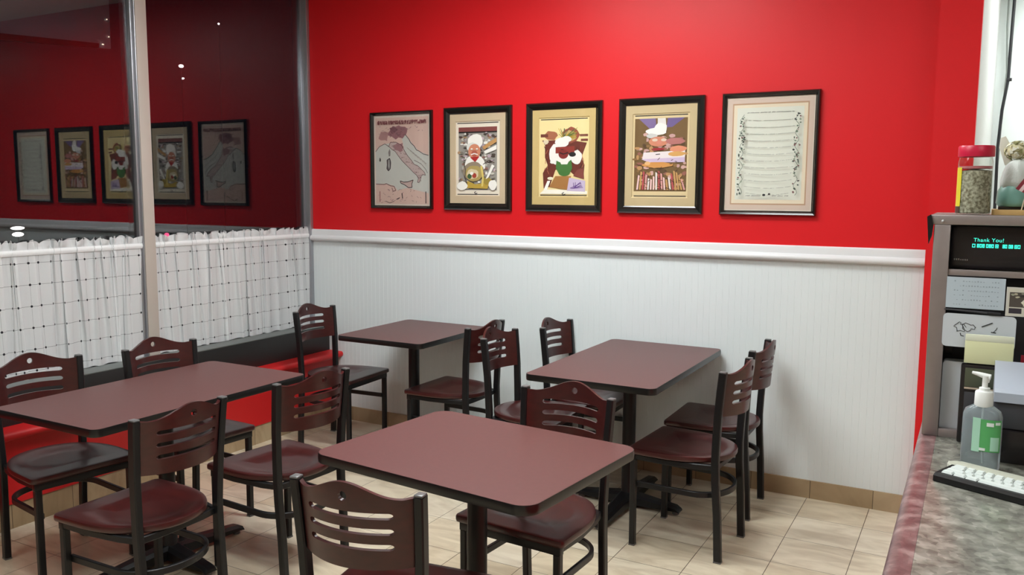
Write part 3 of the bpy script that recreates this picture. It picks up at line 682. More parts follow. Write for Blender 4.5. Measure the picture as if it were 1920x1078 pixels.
I2 += [('poly', [(0.62, 0.66), (0.94, 0.78), (0.94, 0.72), (0.66, 0.62)], (0.74, 0.56, 0.34)), ('poly', [(0.66, 0.60), (0.94, 0.68), (0.94, 0.62), (0.68, 0.56)], W_),
 ('poly', blob(0.45, 0.42, 0.24, 0.13, 16, 0.08), W_), ('poly', blob(0.46, 0.73, 0.19, 0.10, 14, 0.10), W_), ('poly', blob(0.40, 0.66, 0.14, 0.06, 12, 0.1), (0.86, 0.86, 0.83)),
 ('ell', 0.44, 0.60, 0.14, 0.10, skin), ('ell', 0.44, 0.57, 0.07, 0.045, skin2), ('ell', 0.38, 0.63, 0.025, 0.012, W_), ('ell', 0.50, 0.63, 0.025, 0.012, W_), ('line', [(0.35, 0.62), (0.41, 0.62)], 0.006, Bk), ('line', [(0.47, 0.62), (0.53, 0.62)], 0.006, Bk),
 ('line', [(0.36, 0.555), (0.44, 0.57), (0.52, 0.555)], 0.014, W_), ('poly', [(0.34, 0.52), (0.56, 0.53), (0.46, 0.45)], red),
 ('poly', blob(0.42, 0.33, 0.24, 0.13, 18, 0.05), (0.56, 0.50, 0.42)), ('poly', blob(0.43, 0.30, 0.20, 0.11, 18, 0.05), (0.66, 0.58, 0.34)), ('poly', blob(0.40, 0.29, 0.14, 0.07, 14, 0.1), (0.82, 0.76, 0.62)),
 ('ell', 0.33, 0.26, 0.05, 0.035, grn), ('ell', 0.44, 0.27, 0.05, 0.035, (0.62, 0.22, 0.15)), ('ell', 0.38, 0.30, 0.04, 0.022, W_),
 ('poly', [(0.26, 0.10), (0.74, 0.09), (0.80, 0.20), (0.68, 0.17), (0.46, 0.15), (0.28, 0.20)], yel), ('poly', blob(0.72, 0.20, 0.11, 0.05), (0.60, 0.52, 0.22)), ('line', [(0.60, 0.40), (0.64, 0.25), (0.62, 0.12)], 0.03, (0.84, 0.76, 0.42)),
 ('poly', blob(0.16, 0.13, 0.12, 0.06, 12, 0.1), W_), ('poly', blob(0.86, 0.14, 0.09, 0.07, 12, 0.1), W_), ('poly', [(0.70, 0.22), (0.76, 0.24), (0.90, 0.40), (0.84, 0.42)], W_),
 ('line', [(0.20, 0.45), (0.24, 0.34), (0.22, 0.24), (0.28, 0.16)], 0.010, (0.25, 0.2, 0.17)), ('line', [(0.64, 0.42), (0.78, 0.48), (0.90, 0.44)], 0.010, (0.3, 0.22, 0.18)),
 ('line', [(0.48, 0.05), (0.44, 0.04), (0.47, 0.02), (0.51, 0.03)], 0.009, Bk)]
frame(1.345, 0.484, 0.042, 'black-framed print of a white-hatted cook holding a basket of vegetables', (0.80, 0.72, 0.60), 0.045, items=I2)
# 3: cook with green apron
cr_ = (0.93, 0.85, 0.62)
I3 = border(cr_, Bk)+[('poly', [(0.06, 0.72), (0.12, 0.66), (0.12, 0.50), (0.18, 0.40), (0.08, 0.30), (0.10, 0.10), (0.22, 0.12), (0.34, 0.34), (0.60, 0.34), (0.70, 0.28), (0.90, 0.24), (0.92, 0.40), (0.86, 0.50), (0.96, 0.68), (0.60, 0.72)], (0.42, 0.17, 0.11)),
 ('poly', blob(0.64, 0.78, 0.17, 0.10, 16, 0.1), (0.60, 0.30, 0.22)), ('poly', blob(0.63, 0.77, 0.12, 0.07), (0.78, 0.66, 0.42)), ('poly', blob(0.24, 0.78, 0.14, 0.06, 12, 0.2), (0.66, 0.40, 0.28)), ('poly', blob(0.14, 0.70, 0.05, 0.03), (0.88, 0.82, 0.7)),
 ('rect', 0.03, 0.76, 0.18, 0.80, (0.45, 0.22, 0.16)), ('rect', 0.84, 0.70, 0.98, 0.73, (0.45, 0.2, 0.15)), ('rect', 0.82, 0.76, 0.98, 0.79, (0.5, 0.3, 0.22))]
for q in range(44): I3.append(('line', [(0.5, 0.74), (0.56+rn.uniform(-0.17, 0.22), 0.80+rn.uniform(-0.06, 0.08))], 0.007, rn.choice([grn, (0.5, 0.52, 0.2), (0.75, 0.62, 0.2)])))
for q in range(30): 
    x, y = rn.choice((rn.uniform(0.1, 0.3), rn.uniform(0.68, 0.92))), rn.uniform(0.26, 0.68); I3.append(('line', [(x, y), (x+rn.uniform(-0.05, 0.05), y-0.05)], 0.008, rn.choice([(0.55, 0.26, 0.16), (0.25, 0.10, 0.07), (0.7, 0.42, 0.3)])))
I3 += [('poly', blob(0.32, 0.54, 0.11, 0.13, 14, 0.08), W_), ('poly', blob(0.76, 0.50, 0.11, 0.09, 14, 0.08), W_), ('poly', blob(0.52, 0.46, 0.15, 0.09, 14, 0.08), W_), ('poly', blob(0.47, 0.69, 0.15, 0.065, 14, 0.1), W_), ('poly', blob(0.56, 0.73, 0.10, 0.04, 10, 0.1), W_),
 ('poly', [(0.34, 0.63), (0.72, 0.64), (0.72, 0.56), (0.56, 0.55), (0.34, 0.55)], (0.56, 0.20, 0.15)), ('ell', 0.50, 0.54, 0.10, 0.06, (0.50, 0.14, 0.12)), ('ell', 0.68, 0.535, 0.07, 0.03, Bk), ('line', [(0.42, 0.56), (0.50, 0.54), (0.60, 0.56)], 0.016, (0.2, 0.05, 0.05)), ('line', [(0.44, 0.60), (0.50, 0.60)], 0.008, Bk),
 ('poly', [(0.36, 0.46), (0.42, 0.44), (0.60, 0.44), (0.66, 0.47), (0.68, 0.36), (0.62, 0.28), (0.52, 0.25), (0.42, 0.28), (0.35, 0.36)], (0.26, 0.46, 0.20)), ('poly', [(0.42, 0.46), (0.62, 0.46), (0.58, 0.41), (0.46, 0.41)], W_), ('ell', 0.28, 0.44, 0.05, 0.02, W_),
 ('poly', [(0.34, 0.26), (0.66, 0.26), (0.60, 0.08), (0.22, 0.12)], (0.66, 0.46, 0.24)), ('poly', [(0.18, 0.20), (0.24, 0.20), (0.16, 0.06), (0.08, 0.04)], (0.97, 0.96, 0.93)), ('ell', 0.24, 0.23, 0.06, 0.02, (0.93, 0.9, 0.8)), ('poly', [(0.02, 0.03), (0.98, 0.03), (0.98, 0.07), (0.60, 0.08), (0.12, 0.09)], (0.96, 0.94, 0.88)),
 ('poly', [(0.62, 0.24), (0.94, 0.20), (0.94, 0.06), (0.58, 0.07)], (0.78, 0.72, 0.82)), ('poly', [(0.70, 0.26), (0.92, 0.22), (0.90, 0.36), (0.78, 0.34)], (0.5, 0.24, 0.2))]
for q in range(10): I3.append(('line', [(rn.uniform(0.64, 0.9), rn.uniform(0.09, 0.19)), (rn.uniform(0.64, 0.9), rn.uniform(0.09, 0.19))], 0.008, (0.36, 0.2, 0.5)))
I3.append(('line', [(0.52, 0.05), (0.48, 0.035), (0.50, 0.015), (0.55, 0.03)], 0.009, Bk))
frame(1.931, 0.486, 0.040, 'black-framed print of a cook in a green apron before a brown cabinet, middle picture', (0.80, 0.70, 0.47), 0.045, items=I3)
# 4: cook with long bread
I4 = border((0.86, 0.78, 0.60), Bk)+[('rect', 0.03, 0.07, 0.97, 0.95, (0.45, 0.34, 0.18)), ('poly', [(0.10, 0.95), (0.40, 0.95), (0.42, 0.84), (0.34, 0.80)], (0.50, 0.42, 0.60)), ('poly', [(0.62, 0.95), (0.92, 0.95), (0.70, 0.84), (0.60, 0.84)], (0.42, 0.35, 0.55)), ('poly', [(0.44, 0.95), (0.58, 0.95), (0.60, 0.82), (0.44, 0.82)], (0.88, 0.86, 0.84))]
for q in range(120):
    x, y = rn.uniform(0.06, 0.94), rn.uniform(0.10, 0.76); c = rn.choice([(0.56, 0.42, 0.24), (0.36, 0.26, 0.14), (0.74, 0.56, 0.36), (0.82, 0.66, 0.62), (0.60, 0.38, 0.32), (0.78, 0.62, 0.60)])
    I4.append(('poly', blob(x, y, rn.uniform(0.02, 0.07), rn.uniform(0.012, 0.03), 8), c))
I4 += [('poly', blob(0.42, 0.79, 0.19, 0.045, 14, 0.1), W_), ('poly', blob(0.50, 0.83, 0.12, 0.06, 12, 0.1), W_), ('poly', blob(0.34, 0.74, 0.10, 0.03, 10, 0.1), (0.8, 0.8, 0.78)), ('ell', 0.46, 0.67, 0.17, 0.06, skin), ('ell', 0.48, 0.66, 0.05, 0.025, (0.82, 0.52, 0.44)), ('ell', 0.40, 0.69, 0.05, 0.018, (0.86, 0.78, 0.7)), ('ell', 0.56, 0.69, 0.05, 0.018, (0.86, 0.78, 0.7)),
 ('poly', blob(0.76, 0.67, 0.16, 0.04, 12, 0.2), (0.70, 0.44, 0.42)), ('poly', [(0.20, 0.54), (0.94, 0.56), (0.94, 0.46), (0.18, 0.46)], (0.90, 0.86, 0.86)), ('poly', blob(0.46, 0.58, 0.12, 0.016, 10, 0.1), (0.62, 0.12, 0.16)), ('line', [(0.42, 0.515), (0.50, 0.52)], 0.010, Bk),
 ('poly', blob(0.82, 0.58, 0.16, 0.035, 12, 0.15), (0.86, 0.56, 0.42)), ('poly', blob(0.80, 0.52, 0.15, 0.03, 12, 0.12), (0.84, 0.64, 0.36)), ('poly', [(0.16, 0.46), (0.94, 0.48), (0.94, 0.42), (0.30, 0.42)], (0.80, 0.72, 0.82)), ('poly', blob(0.45, 0.39, 0.28, 0.035, 16, 0.06), (0.82, 0.58, 0.30)),
 ('poly', blob(0.28, 0.41, 0.06, 0.02), (0.9, 0.72, 0.5))]
for q in range(18): I4.append(('poly', [(0.08+q*0.05, 0.09), (0.11+q*0.05, 0.09), (0.14+q*0.045, 0.26+0.05*math.sin(q)), (0.11+q*0.045, 0.27+0.05*math.sin(q))], rn.choice([(0.86, 0.62, 0.60), (0.9, 0.86, 0.84), (0.72, 0.30, 0.32), (0.78, 0.60, 0.36), (0.93, 0.78, 0.76)])))
for q in range(30): I4.append(('line', [(x := rn.uniform(0.1, 0.9), y := rn.uniform(0.1, 0.45)), (x+0.04, y+rn.uniform(-0.03, 0.03))], 0.007, (0.28, 0.18, 0.12)))
frame(2.519, 0.486, 0.040, 'black-framed print of a white-hatted cook with a long loaf of bread', (0.78, 0.70, 0.54), 0.045, items=I4)
# 5: page with fine print and vine borders
pg = (0.87, 0.88, 0.83)
I5 = [('rect', 0, 0, 1, 1, (0.90, 0.86, 0.80)), ('rect', 0.015, 0.012, 0.985, 0.985, (0.84, 0.76, 0.70)), ('rect', 0.07, 0.055, 0.93, 0.945, (0.74, 0.60, 0.48)), ('rect', 0.085, 0.067, 0.915, 0.932, (0.91, 0.86, 0.76)), ('rect', 0.125, 0.10, 0.875, 0.905, pg)]
for r_ in range(13):
    y = 0.855-r_*0.058; sg = 0.006+0.001*r_; ll = rn.uniform(0.24, 0.30)
    if r_ == 0:
        for s in script(0.24, 0.76, 0.862, 0.010, rn): I5.append(('line', s, 0.004, (0.45, 0.45, 0.42)))
        continue
    for s in script(0.5-ll, 0.5+ll, y, 0.007, rn, sg): I5.append(('line', s, 0.0035, (0.58, 0.58, 0.55)))
for s in script(0.26, 0.44, 0.135, 0.010, rn)+script(0.56, 0.74, 0.135, 0.010, rn): I5.append(('line', s, 0.004, (0.42, 0.42, 0.4)))
I5 += [('ell', 0.47, 0.142, 0.018, 0.010, (0.1, 0.1, 0.1)), ('ell', 0.53, 0.150, 0.014, 0.008, (0.15, 0.13, 0.12))]
for sx in (0.195, 0.815):
    pts = [(sx+0.022*math.sin(k*1.3), 0.14+k*0.0235) for k in range(31)]; I5.append(('line', pts, 0.004, (0.35, 0.42, 0.36)))
    for k in range(58):
        y = rn.uniform(0.14, 0.84); I5.append(('poly', blob(sx+rn.uniform(-0.035, 0.035), y, rn.uniform(0.006, 0.014), rn.uniform(0.004, 0.010), 7, 0.3), rn.choice([(0.25, 0.30, 0.26), (0.38, 0.45, 0.38), (0.15, 0.15, 0.15), (0.55, 0.60, 0.52), (0.45, 0.30, 0.30)])))
frame(3.103, 0.492, 0.024, 'black-framed page of fine print with leafy borders, rightmost picture', items=I5)

# ------------------------------------------------------------------ counter
ct = empty('counter', (4.3, -2.7, 0)); tag(ct, 'grey granite counter with rounded edge tinted with the red wall reflection in the right foreground', 'counter')
def loc(bm): bmesh.ops.translate(bm, vec=(-4.3, 2.7, 0), verts=bm.verts[:])
bm = bmesh.new(); box(bm, 4.015, 4.75, -3.75, -1.75, 0.965, 1.0, 0.001); loc(bm); fin('worktop', bm, M_gran, ct)
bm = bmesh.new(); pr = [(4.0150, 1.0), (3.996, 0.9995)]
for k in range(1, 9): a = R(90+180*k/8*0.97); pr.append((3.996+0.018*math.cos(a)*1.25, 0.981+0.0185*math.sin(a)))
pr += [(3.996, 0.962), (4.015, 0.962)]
prism(bm, [(x, z) for x, z in pr], -3.75, -1.75, 'y'); loc(bm); e = fin('worktop_edge', bm, M_gran_r, ct, angle=40); e['label'] = 'rounded granite edge with the red wall reflection in its colour'
bm = bmesh.new(); box(bm, 4.03, 4.70, -3.70, -1.78, 0.0, 0.964, 0.004); loc(bm); fin('cabinet_body', bm, M_redpan, ct)

# ------------------------------------------------------------------ steel counter rack (front face at y = -2.24)
YK = -2.24
rk = empty('steel_rack', (4.25, YK+0.12, 1.0)); tag(rk, 'brushed steel open rack standing on the granite counter', 'rack')
def lk(bm): bmesh.ops.translate(bm, vec=(-4.25, -(YK+0.12), -1.0), verts=bm.verts[:])
bm = bmesh.new(); box(bm, 3.974, 4.55, YK, YK+0.26, 1.517, 1.541, 0.003); lk(bm); fin('top_shelf', bm, M_steel, rk)
bm = bmesh.new(); box(bm, 3.982, 4.018, YK, YK+0.012, 1.0, 1.517, 0.002); box(bm, 3.982, 3.990, YK+0.012, YK+0.26, 1.0, 1.517, 0.001); lk(bm); fin('upright', bm, M_steel, rk)
bm = bmesh.new(); box(bm, 4.50, 4.54, YK, YK+0.26, 1.0, 1.517, 0.002); lk(bm); fin('upright', bm, M_steel, rk)
bm = bmesh.new(); box(bm, 3.990, 4.50, YK+0.245, YK+0.255, 1.022, 1.517, 0); lk(bm); fin('back_panel', bm, M_steel, rk, smooth=False)
bm = bmesh.new(); box(bm, 4.018, 4.50, YK, YK+0.02, 1.0, 1.020, 0.002); lk(bm); fin('cross_bar', bm, M_steel, rk)
bm = bmesh.new(); box(bm, 4.018, 4.50, YK+0.004, YK+0.012, 1.396, 1.411, 0.001); lk(bm); fin('cross_bar', bm, M_steel, rk)
bm = bmesh.new(); prism(bm, [(3.966, 1.536), (3.974, 1.541), (3.980, 1.517), (3.978, 1.49), (3.972, 1.47)], YK-0.004, YK+0.02, 'y'); lk(bm); f = fin('flange', bm, M_metal, rk, smooth=False); f['label'] = 'dark bent corner flange'
bm = bmesh.new(); bmesh.ops.create_uvsphere(bm, u_segments=12, v_segments=8, radius=0.003, matrix=Matrix.Translation((4.0, YK-0.001, 1.526))); lk(bm); fin('rivet', bm, M_rail, rk)

def thing(name, lab, cat, x, y, z, rz=0): return tag(empty(name, (x, y, z), rz), lab, cat)
def paper(c, n): return mat(n, c, 0.75)
# register display
M_dark = mat('smoked_black_plastic', (0.014, 0.011, 0.012), 0.25); M_dark2 = mat('charcoal_plastic', (0.045, 0.045, 0.052), 0.4)
M_vfd = mat('cyan_display_glow', (0.05, 0.8, 0.6), emit=((0.05, 0.85, 0.62), 1.3))
d = thing('customer_display', 'black register display with glowing cyan text inside the steel rack', 'display', 4.15, YK+0.03, 1.4115)
bm = bmesh.new(); box(bm, -0.131, 0.20, 0.0, 0.08, 0.0, 0.103, 0.002); fin('housing', bm, M_dark, d)
def text(parent, s, x, y, z, size, m, name='display_text'):
    cu = bpy.data.curves.new(name, 'FONT'); cu.body = s; cu.size = size; cu.extrude = 0.0002; cu.space_character = 1.08
    t = bpy.data.objects.new(name, cu); me = bpy.data.meshes.new_from_object(t); bpy.data.objects.remove(t); me.materials.clear(); me.materials.append(m)
    o = bpy.data.objects.new(name, me); C.objects.link(o); o.parent = parent; o.location = (x, y, z); o.rotation_euler = (R(90), 0, 0); return o
text(d, 'Thank You!', -0.083, -0.0005, 0.066, 0.0125, M_vfd)
bm = bmesh.new(); x = -0.085
for k, wd in enumerate((0.008, 0.017, 0.017, 0.008, 0, 0.010, 0.010, 0.013, 0, 0.012, 0.012)):
    if wd == 0: x += 0.005; continue
    nn = max(1, round(wd/0.0055))
    for q in range(nn):
        xx = x+q*wd/nn; h = 0.0085
        box(bm, xx, xx+wd/nn*0.80, -0.0008, 0.0, 0.0520, 0.0520+0.0016, 0); box(bm, xx, xx+wd/nn*0.80, -0.0008, 0.0, 0.0520+h-0.0016, 0.0520+h, 0)
        box(bm, xx, xx+0.0013, -0.0008, 0.0, 0.0520, 0.0520+h, 0); box(bm, xx+wd/nn*0.8-0.0013, xx+wd/nn*0.8, -0.0008, 0.0, 0.0520, 0.0520+h, 0)
        if (k+q) % 2: box(bm, xx, xx+wd/nn*0.80, -0.0008, 0.0, 0.0520+h/2-0.0008, 0.0520+h/2+0.0008, 0)
    x += wd+0.002
fin('display_digits', bm, M_vfd, d, smooth=False)
bm = bmesh.new()
for q in range(7): box(bm, -0.122+q*0.0045, -0.1192+q*0.0045, -0.0006, 0, 0.020, 0.0245-0.0015*(q > 2), 0)
fin('logo', bm, mat('grey_print', (0.22, 0.21, 0.2), 0.6), d, smooth=False)
# notes
M_pb = paper((0.50, 0.58, 0.64), 'pale_blue_paper'); M_pw = paper((0.60, 0.64, 0.68), 'white_paper'); M_py = paper((0.72, 0.73, 0.44), 'yellow_paper'); M_pyt = paper((0.74, 0.76, 0.60), 'pale_yellow_binding'); M_ink = mat('black_ink', (0.012, 0.012, 0.015), 0.5); M_ink2 = mat('faint_ink', (0.32, 0.38, 0.43), 0.7)
o = thing('taped_note', 'pale blue handwritten note taped below the display', 'note', 4.078, YK-0.002, 1.357)
bm = bmesh.new(); box(bm, -0.061, 0.061, -0.001, 0.001, -0.037, 0.037); fin('sheet', bm, M_pb, o, smooth=False)
bm = bmesh.new(); rr = random.Random(2)
for r_ in range(6):
    x = -0.045
    while x < 0.045:
        if rr.random() > 0.25: box(bm, x, x+0.003, -0.0014, -0.001, 0.026-r_*0.011, 0.027-r_*0.011+rr.uniform(0, 0.002))
        x += 0.006
fin('handwriting', bm, M_ink2, o, smooth=False)
o = thing('pen', 'thin black pen lying between the two notes in the rack', 'pen', 4.075, YK-0.004, 1.3125)
bm = bmesh.new(); tube(bm, [(-0.060, 0, 0.0025), (-0.05, 0, 0.003), (0.03, 0, -0.0005)], [0.0012, 0.002, 0.003], 10); fin('barrel', bm, M_dark2, o)
bm = bmesh.new(); tube(bm, [(0.03, 0, -0.0005), (0.058, 0, -0.0018)], 0.0042, 10); fin('cap', bm, M_ink, o)
o = thing('sketch_board', 'rounded pale board with a black doodle below the blue note', 'board', 4.09, YK-0.002, 1.266)
bm = bmesh.new(); prism(bm, rrect(-0.076, 0.076, -0.040, 0.040, 0.010), -0.0015, 0.0015, 'y'); fin('panel', bm, M_pw, o, smooth=False)
def scrib(bm, pts, r=0.0007):
    tube(bm, [(x, -0.0018, z) for x, z in pts], r, 6)
bm = bmesh.new()
scrib(bm, [(-0.040+0.010*math.cos(a*0.5)+0.004*math.cos(a*1.7), 0.008+0.011*math.sin(a*0.5)+0.003*math.sin(a*2.1)) for a in range(14)])
scrib(bm, [(-0.022+0.013*math.cos(a*0.5)+0.003*math.cos(a*2), 0.009+0.008*math.sin(a*0.5)+0.003*math.sin(a*1.9)) for a in range(14)])
scrib(bm, [(-0.038, -0.006), (-0.036, -0.012), (-0.030, -0.013)], 0.001); scrib(bm, [(0.006, 0.012), (0.018, 0.018), (0.028, 0.023)], 0.0012); scrib(bm, [(0.030, 0.0), (0.036, 0.008), (0.038, 0.013)], 0.0006); scrib(bm, [(0.026, 0.001), (0.036, 0.0)], 0.001)
fin('doodle', bm, M_ink, o)
o = thing('photo_print', 'small photo print at the right of the blue note', 'print', 4.21, YK-0.002, 1.342)
bm = bmesh.new(); box(bm, -0.068, 0.068, -0.001, 0.001, -0.034, 0.034); fin('paper', bm, paper((0.62, 0.60, 0.54), 'cream_photo_paper'), o, smooth=False)
pts = [('rect', 0, 0, 1, 1, (0.82, 0.80, 0.74)), ('rect', 0.02, 0.30, 1, 0.86, (0.32, 0.29, 0.26)), ('rect', 0.02, 0.06, 0.22, 0.26, (0.22, 0.19, 0.22)), ('rect', 0.34, 0.04, 0.39, 0.26, (0.15, 0.13, 0.12)), ('poly', blob(0.3, 0.48, 0.08, 0.16), (0.86, 0.84, 0.76)), ('poly', blob(0.55, 0.52, 0.16, 0.15), (0.86, 0.80, 0.42))]
for q in range(40): pts.append(('poly', blob(rr.uniform(0.05, 0.9), rr.uniform(0.6, 0.84), 0.03, 0.03, 7), rr.choice([(0.6, 0.6, 0.52), (0.2, 0.18, 0.17), (0.75, 0.72, 0.62)])))
art('picture', o, -0.064, 0.064, -0.031, 0.031, pts, -0.0012)
# yellow pad
o = thing('notepad', 'yellow notepad propped in front of the doodle board', 'notepad', 4.115, YK-0.022, 1.193)
bm = bmesh.new(); box(bm, -0.051, 0.049, -0.004, 0.004, 0.0, 0.054, 0.001); fin('pages', bm, M_py, o)
bm = bmesh.new(); box(bm, -0.051, 0.049, -0.0048, 0.0045, 0.053, 0.069, 0.002); fin('binding', bm, M_pyt, o)
# card terminal under the pad
M_scr = mat('dull_green_screen', (0.085, 0.095, 0.06), 0.25); 
o = thing('card_terminal', 'black card terminal with a dull green screen behind the pump bottle', 'terminal', 4.105, YK-0.02, 1.0)
bm = bmesh.new(); box(bm, -0.046, 0.040, -0.012, 0.012, 0.0, 0.190, 0.004); fin('body', bm, M_dark, o)
bm = bmesh.new(); box(bm, -0.037, 0.032, -0.0135, -0.012, 0.138, 0.183, 0.0005); fin('screen', bm, M_scr, o)
bm = bmesh.new(); box(bm, -0.037, 0.032, -0.0145, -0.012, 0.132, 0.1365, 0.0008); fin('bezel_strip', bm, mat('gold_strip', (0.5, 0.4, 0.3), 0.4), o)
bm = bmesh.new(); box(bm, -0.036, 0.032, -0.0135, -0.012, 0.05, 0.125, 0.001); fin('keypad', bm, M_dark2, o)
# frosted holder on the left
M_fro = mat('frosted_grey_plastic', (0.66, 0.69, 0.73), 0.45)
o = thing('plastic_holder', 'frosted grey plastic holder standing inside the rack by the left upright', 'holder', 4.038, YK+0.042, 1.0)
bm = bmesh.new(); prism(bm, rrect(-0.019, 0.032, 0.0, 0.185, 0.006), -0.02, 0.02, 'y', 0.002); fin('body', bm, M_fro, o)
o = thing('dark_box', 'dark box at the back of the rack above the frosted holder', 'box', 4.20, YK+0.16, 1.0)
bm = bmesh.new(); box(bm, -0.20, 0.25, -0.04, 0.07, 0.0, 0.385, 0.004); fin('body', bm, M_dark2, o)
bm = bmesh.new(); box(bm, -0.185, -0.165, -0.043, -0.04, 0.185, 0.25, 0.0); fin('label_strip', bm, M_dark, o)
# receipt printer
M_prg = mat('pale_grey_plastic', (0.46, 0.50, 0.58), 0.4)
o = thing('receipt_printer', 'grey receipt printer with a pale lid right of the pump bottle', 'printer', 4.235, YK-0.10, 1.0)
bm = bmesh.new(); box(bm, -0.105, 0.12, -0.06, 0.075, 0.0, 0.075, 0.004); fin('base', bm, M_dark, o)
bm = bmesh.new(); box(bm, -0.107, 0.12, -0.055, 0.075, 0.076, 0.135, 0.004); fin('body', bm, M_dark2, o)
bm = bmesh.new(); prism(bm, [(-0.060, 0.136), (0.075, 0.136), (0.075, 0.205), (0.062, 0.207), (-0.030, 0.160), (-0.060, 0.157)], -0.107, 0.12, 'x', 0.0); fin('lid', bm, M_prg, o, smooth=False)
o = thing('red_card', 'small red card standing behind the printer lid', 'card', 4.20, YK+0.0, 1.20)
bm = bmesh.new(); box(bm, -0.02, 0.03, -0.002, 0.002, -0.198+0.2-0.2, 0.018); fin('card', bm, mat('crimson_card', (0.5, 0.02, 0.05), 0.5), o, smooth=False)

# sanitizer bottle
SB = (4.108, -2.455)
o = thing('pump_bottle', 'clear hand sanitizer pump bottle with green label and white pump', 'bottle', SB[0], SB[1], 1.0, R(-12))
def oval(bm, prof, n=36, p=0.75):
    rings = []
    for rx, ry, z in prof:
        rings.append([bm.verts.new((rx*abs(math.cos(a))**p*(1 if math.cos(a) >= 0 else -1), ry*abs(math.sin(a))**p*(1 if math.sin(a) >= 0 else -1), z)) for a in [2*PI*(k+0.5)/n for k in range(n)]])
    for a, b in zip(rings, rings[1:]):
        for j in range(n): bm.faces.new((a[j], a[(j+1) % n], b[(j+1) % n], b[j]))
    bm.faces.new(rings[0][::-1]); bm.faces.new(rings[-1])
M_clear = mat('clear_plastic', (0.66, 0.76, 0.80), 0.05, trans=0.72, ior=1.25)
M_gel = mat('clear_gel', (0.72, 0.90, 0.88), 0.06, trans=1.0, ior=1.12)
bm = bmesh.new(); oval(bm, [(0.034, 0.020, 0.0), (0.038, 0.023, 0.004), (0.0385, 0.0235, 0.06), (0.038, 0.023, 0.115), (0.034, 0.020, 0.128), (0.020, 0.015, 0.137), (0.013, 0.013, 0.140)]); fin('body', bm, M_clear, o, angle=50)
bm = bmesh.new(); N_ = 12; zz = [0.040, 0.05, 0.07, 0.09, 0.105]
def shell(bm, u0, u1, z0, z1, off, n=14):
    a = [bm.verts.new((0.039*math.sin(u0+(u1-u0)*k/n)*1.0, -(0.0238+off)*abs(math.cos(u0+(u1-u0)*k/n))**0.6, z)) for z in (z0, z1) for k in range(n+1)]
    for k in range(n): bm.faces.new((a[k], a[k+1], a[n+2+k], a[n+1+k]))
shell(bm, -0.15, 1.35, 0.042, 0.112, 0.0012); l = fin('label', bm, mat('green_label', (0.10, 0.42, 0.13), 0.35), o); l['label'] = 'green and mint label'
bm = bmesh.new(); shell(bm, -0.35, 0.05, 0.040, 0.114, 0.0018); shell(bm, 0.6, 1.2, 0.045, 0.075, 0.0020); fin('label_stripe', bm, mat('mint_label', (0.42, 0.72, 0.55), 0.35), o)
for sh in ((0.35, 0.75, 0.098, 0.106), (0.05, 0.35, 0.044, 0.050), (0.85, 1.25, 0.102, 0.108)): bm = bmesh.new(); shell(bm, *sh, 0.0022); fin('label_print', bm, mat('white_label_print', (0.8, 0.85, 0.82), 0.4), o)
M_pump = mat('white_pump_plastic', (0.84, 0.86, 0.84), 0.3)
bm = bmesh.new(); lathe(bm, [(0.0175, 0.136), (0.0182, 0.139), (0.0178, 0.166), (0.016, 0.169), (0.0105, 0.170), (0.0105, 0.176), (0.0055, 0.177), (0.0055, 0.198)], n=28); p = fin('pump_collar', bm, M_pump, o, angle=30)
bm = bmesh.new(); tube(bm, [(0.010, 0, 0.200), (-0.004, 0, 0.202), (-0.016, 0, 0.2045), (-0.026, 0, 0.206)], [0.0065, 0.006, 0.0045, 0.003], 12); tube(bm, [(0.002, 0, 0.188), (0.002, 0, 0.203)], [0.006, 0.0085], 16); fin('pump_head', bm, M_pump, o)
bm = bmesh.new(); tube(bm, [(0, 0, 0.139), (0.001, 0, 0.07), (0.006, 0, 0.012)], 0.0022, 8); fin('dip_tube', bm, M_pump, o)

# keyboard
KA = R(-24)
o = thing('keyboard', 'black keyboard with white keys on the granite counter', 'keyboard', 4.024, -2.607, 1.0, KA)
bm = bmesh.new(); pr = [(0.0, 0.002), (0.003, 0.0), (0.080, 0.0), (0.080, 0.020), (0.008, 0.018), (0.0, 0.013)]
prism(bm, pr, 0.0, 0.44, 'x'); fin('case', bm, mat('black_keyboard_plastic', (0.008, 0.008, 0.009), 0.35), o, smooth=False)
M_key = mat('white_key', (0.72, 0.78, 0.76), 0.4)
for r_ in range(4):
    x = 0.010; y = 0.013+r_*0.0165; k = 0
    while x < 0.42:
        wd = 0.0185
        if r_ == 0: wd = (0.024, 0.024, 0.024, 0.11, 0.024, 0.024)[k % 6]
        elif k == 0: wd = (0, 0.038, 0.030, 0.026, 0.0185)[r_]
        z0 = 0.0185+0.0015*(y/0.08)
        bm = bmesh.new(); x1 = min(x+wd-0.0025, 0.430); vs = [bm.verts.new(v) for v in ((x, y, z0), (x1, y, z0), (x1, y+0.0145, z0+0.0005), (x, y+0.0145, z0+0.0005), (x+0.002, y+0.002, z0+0.004), (x1-0.002, y+0.002, z0+0.004), (x1-0.002, y+0.0125, z0+0.0045), (x+0.002, y+0.0125, z0+0.0045))]
        for f in ((0, 1, 2, 3), (0, 4, 5, 1), (1, 5, 6, 2), (2, 6, 7, 3), (3, 7, 4, 0), (4, 7, 6, 5)): bm.faces.new([vs[q] for q in f])
        fin('key', bm, M_key, o, smooth=False); x += wd; k += 1
# ivory plank behind the keys
o = thing('wrist_rest', 'ivory rounded wrist rest lying along the back of the keyboard', 'wrist rest', 4.0575, -2.534, 1.0, KA)
bm = bmesh.new(); prism(bm, rrect(-0.02, 0.40, 0.004, 0.044, 0.019, 8), 0.0, 0.018, 'z', 0.004); fin('pad', bm, mat('ivory_pad', (0.52, 0.53, 0.44), 0.5, var=(60, 0.2)), o)

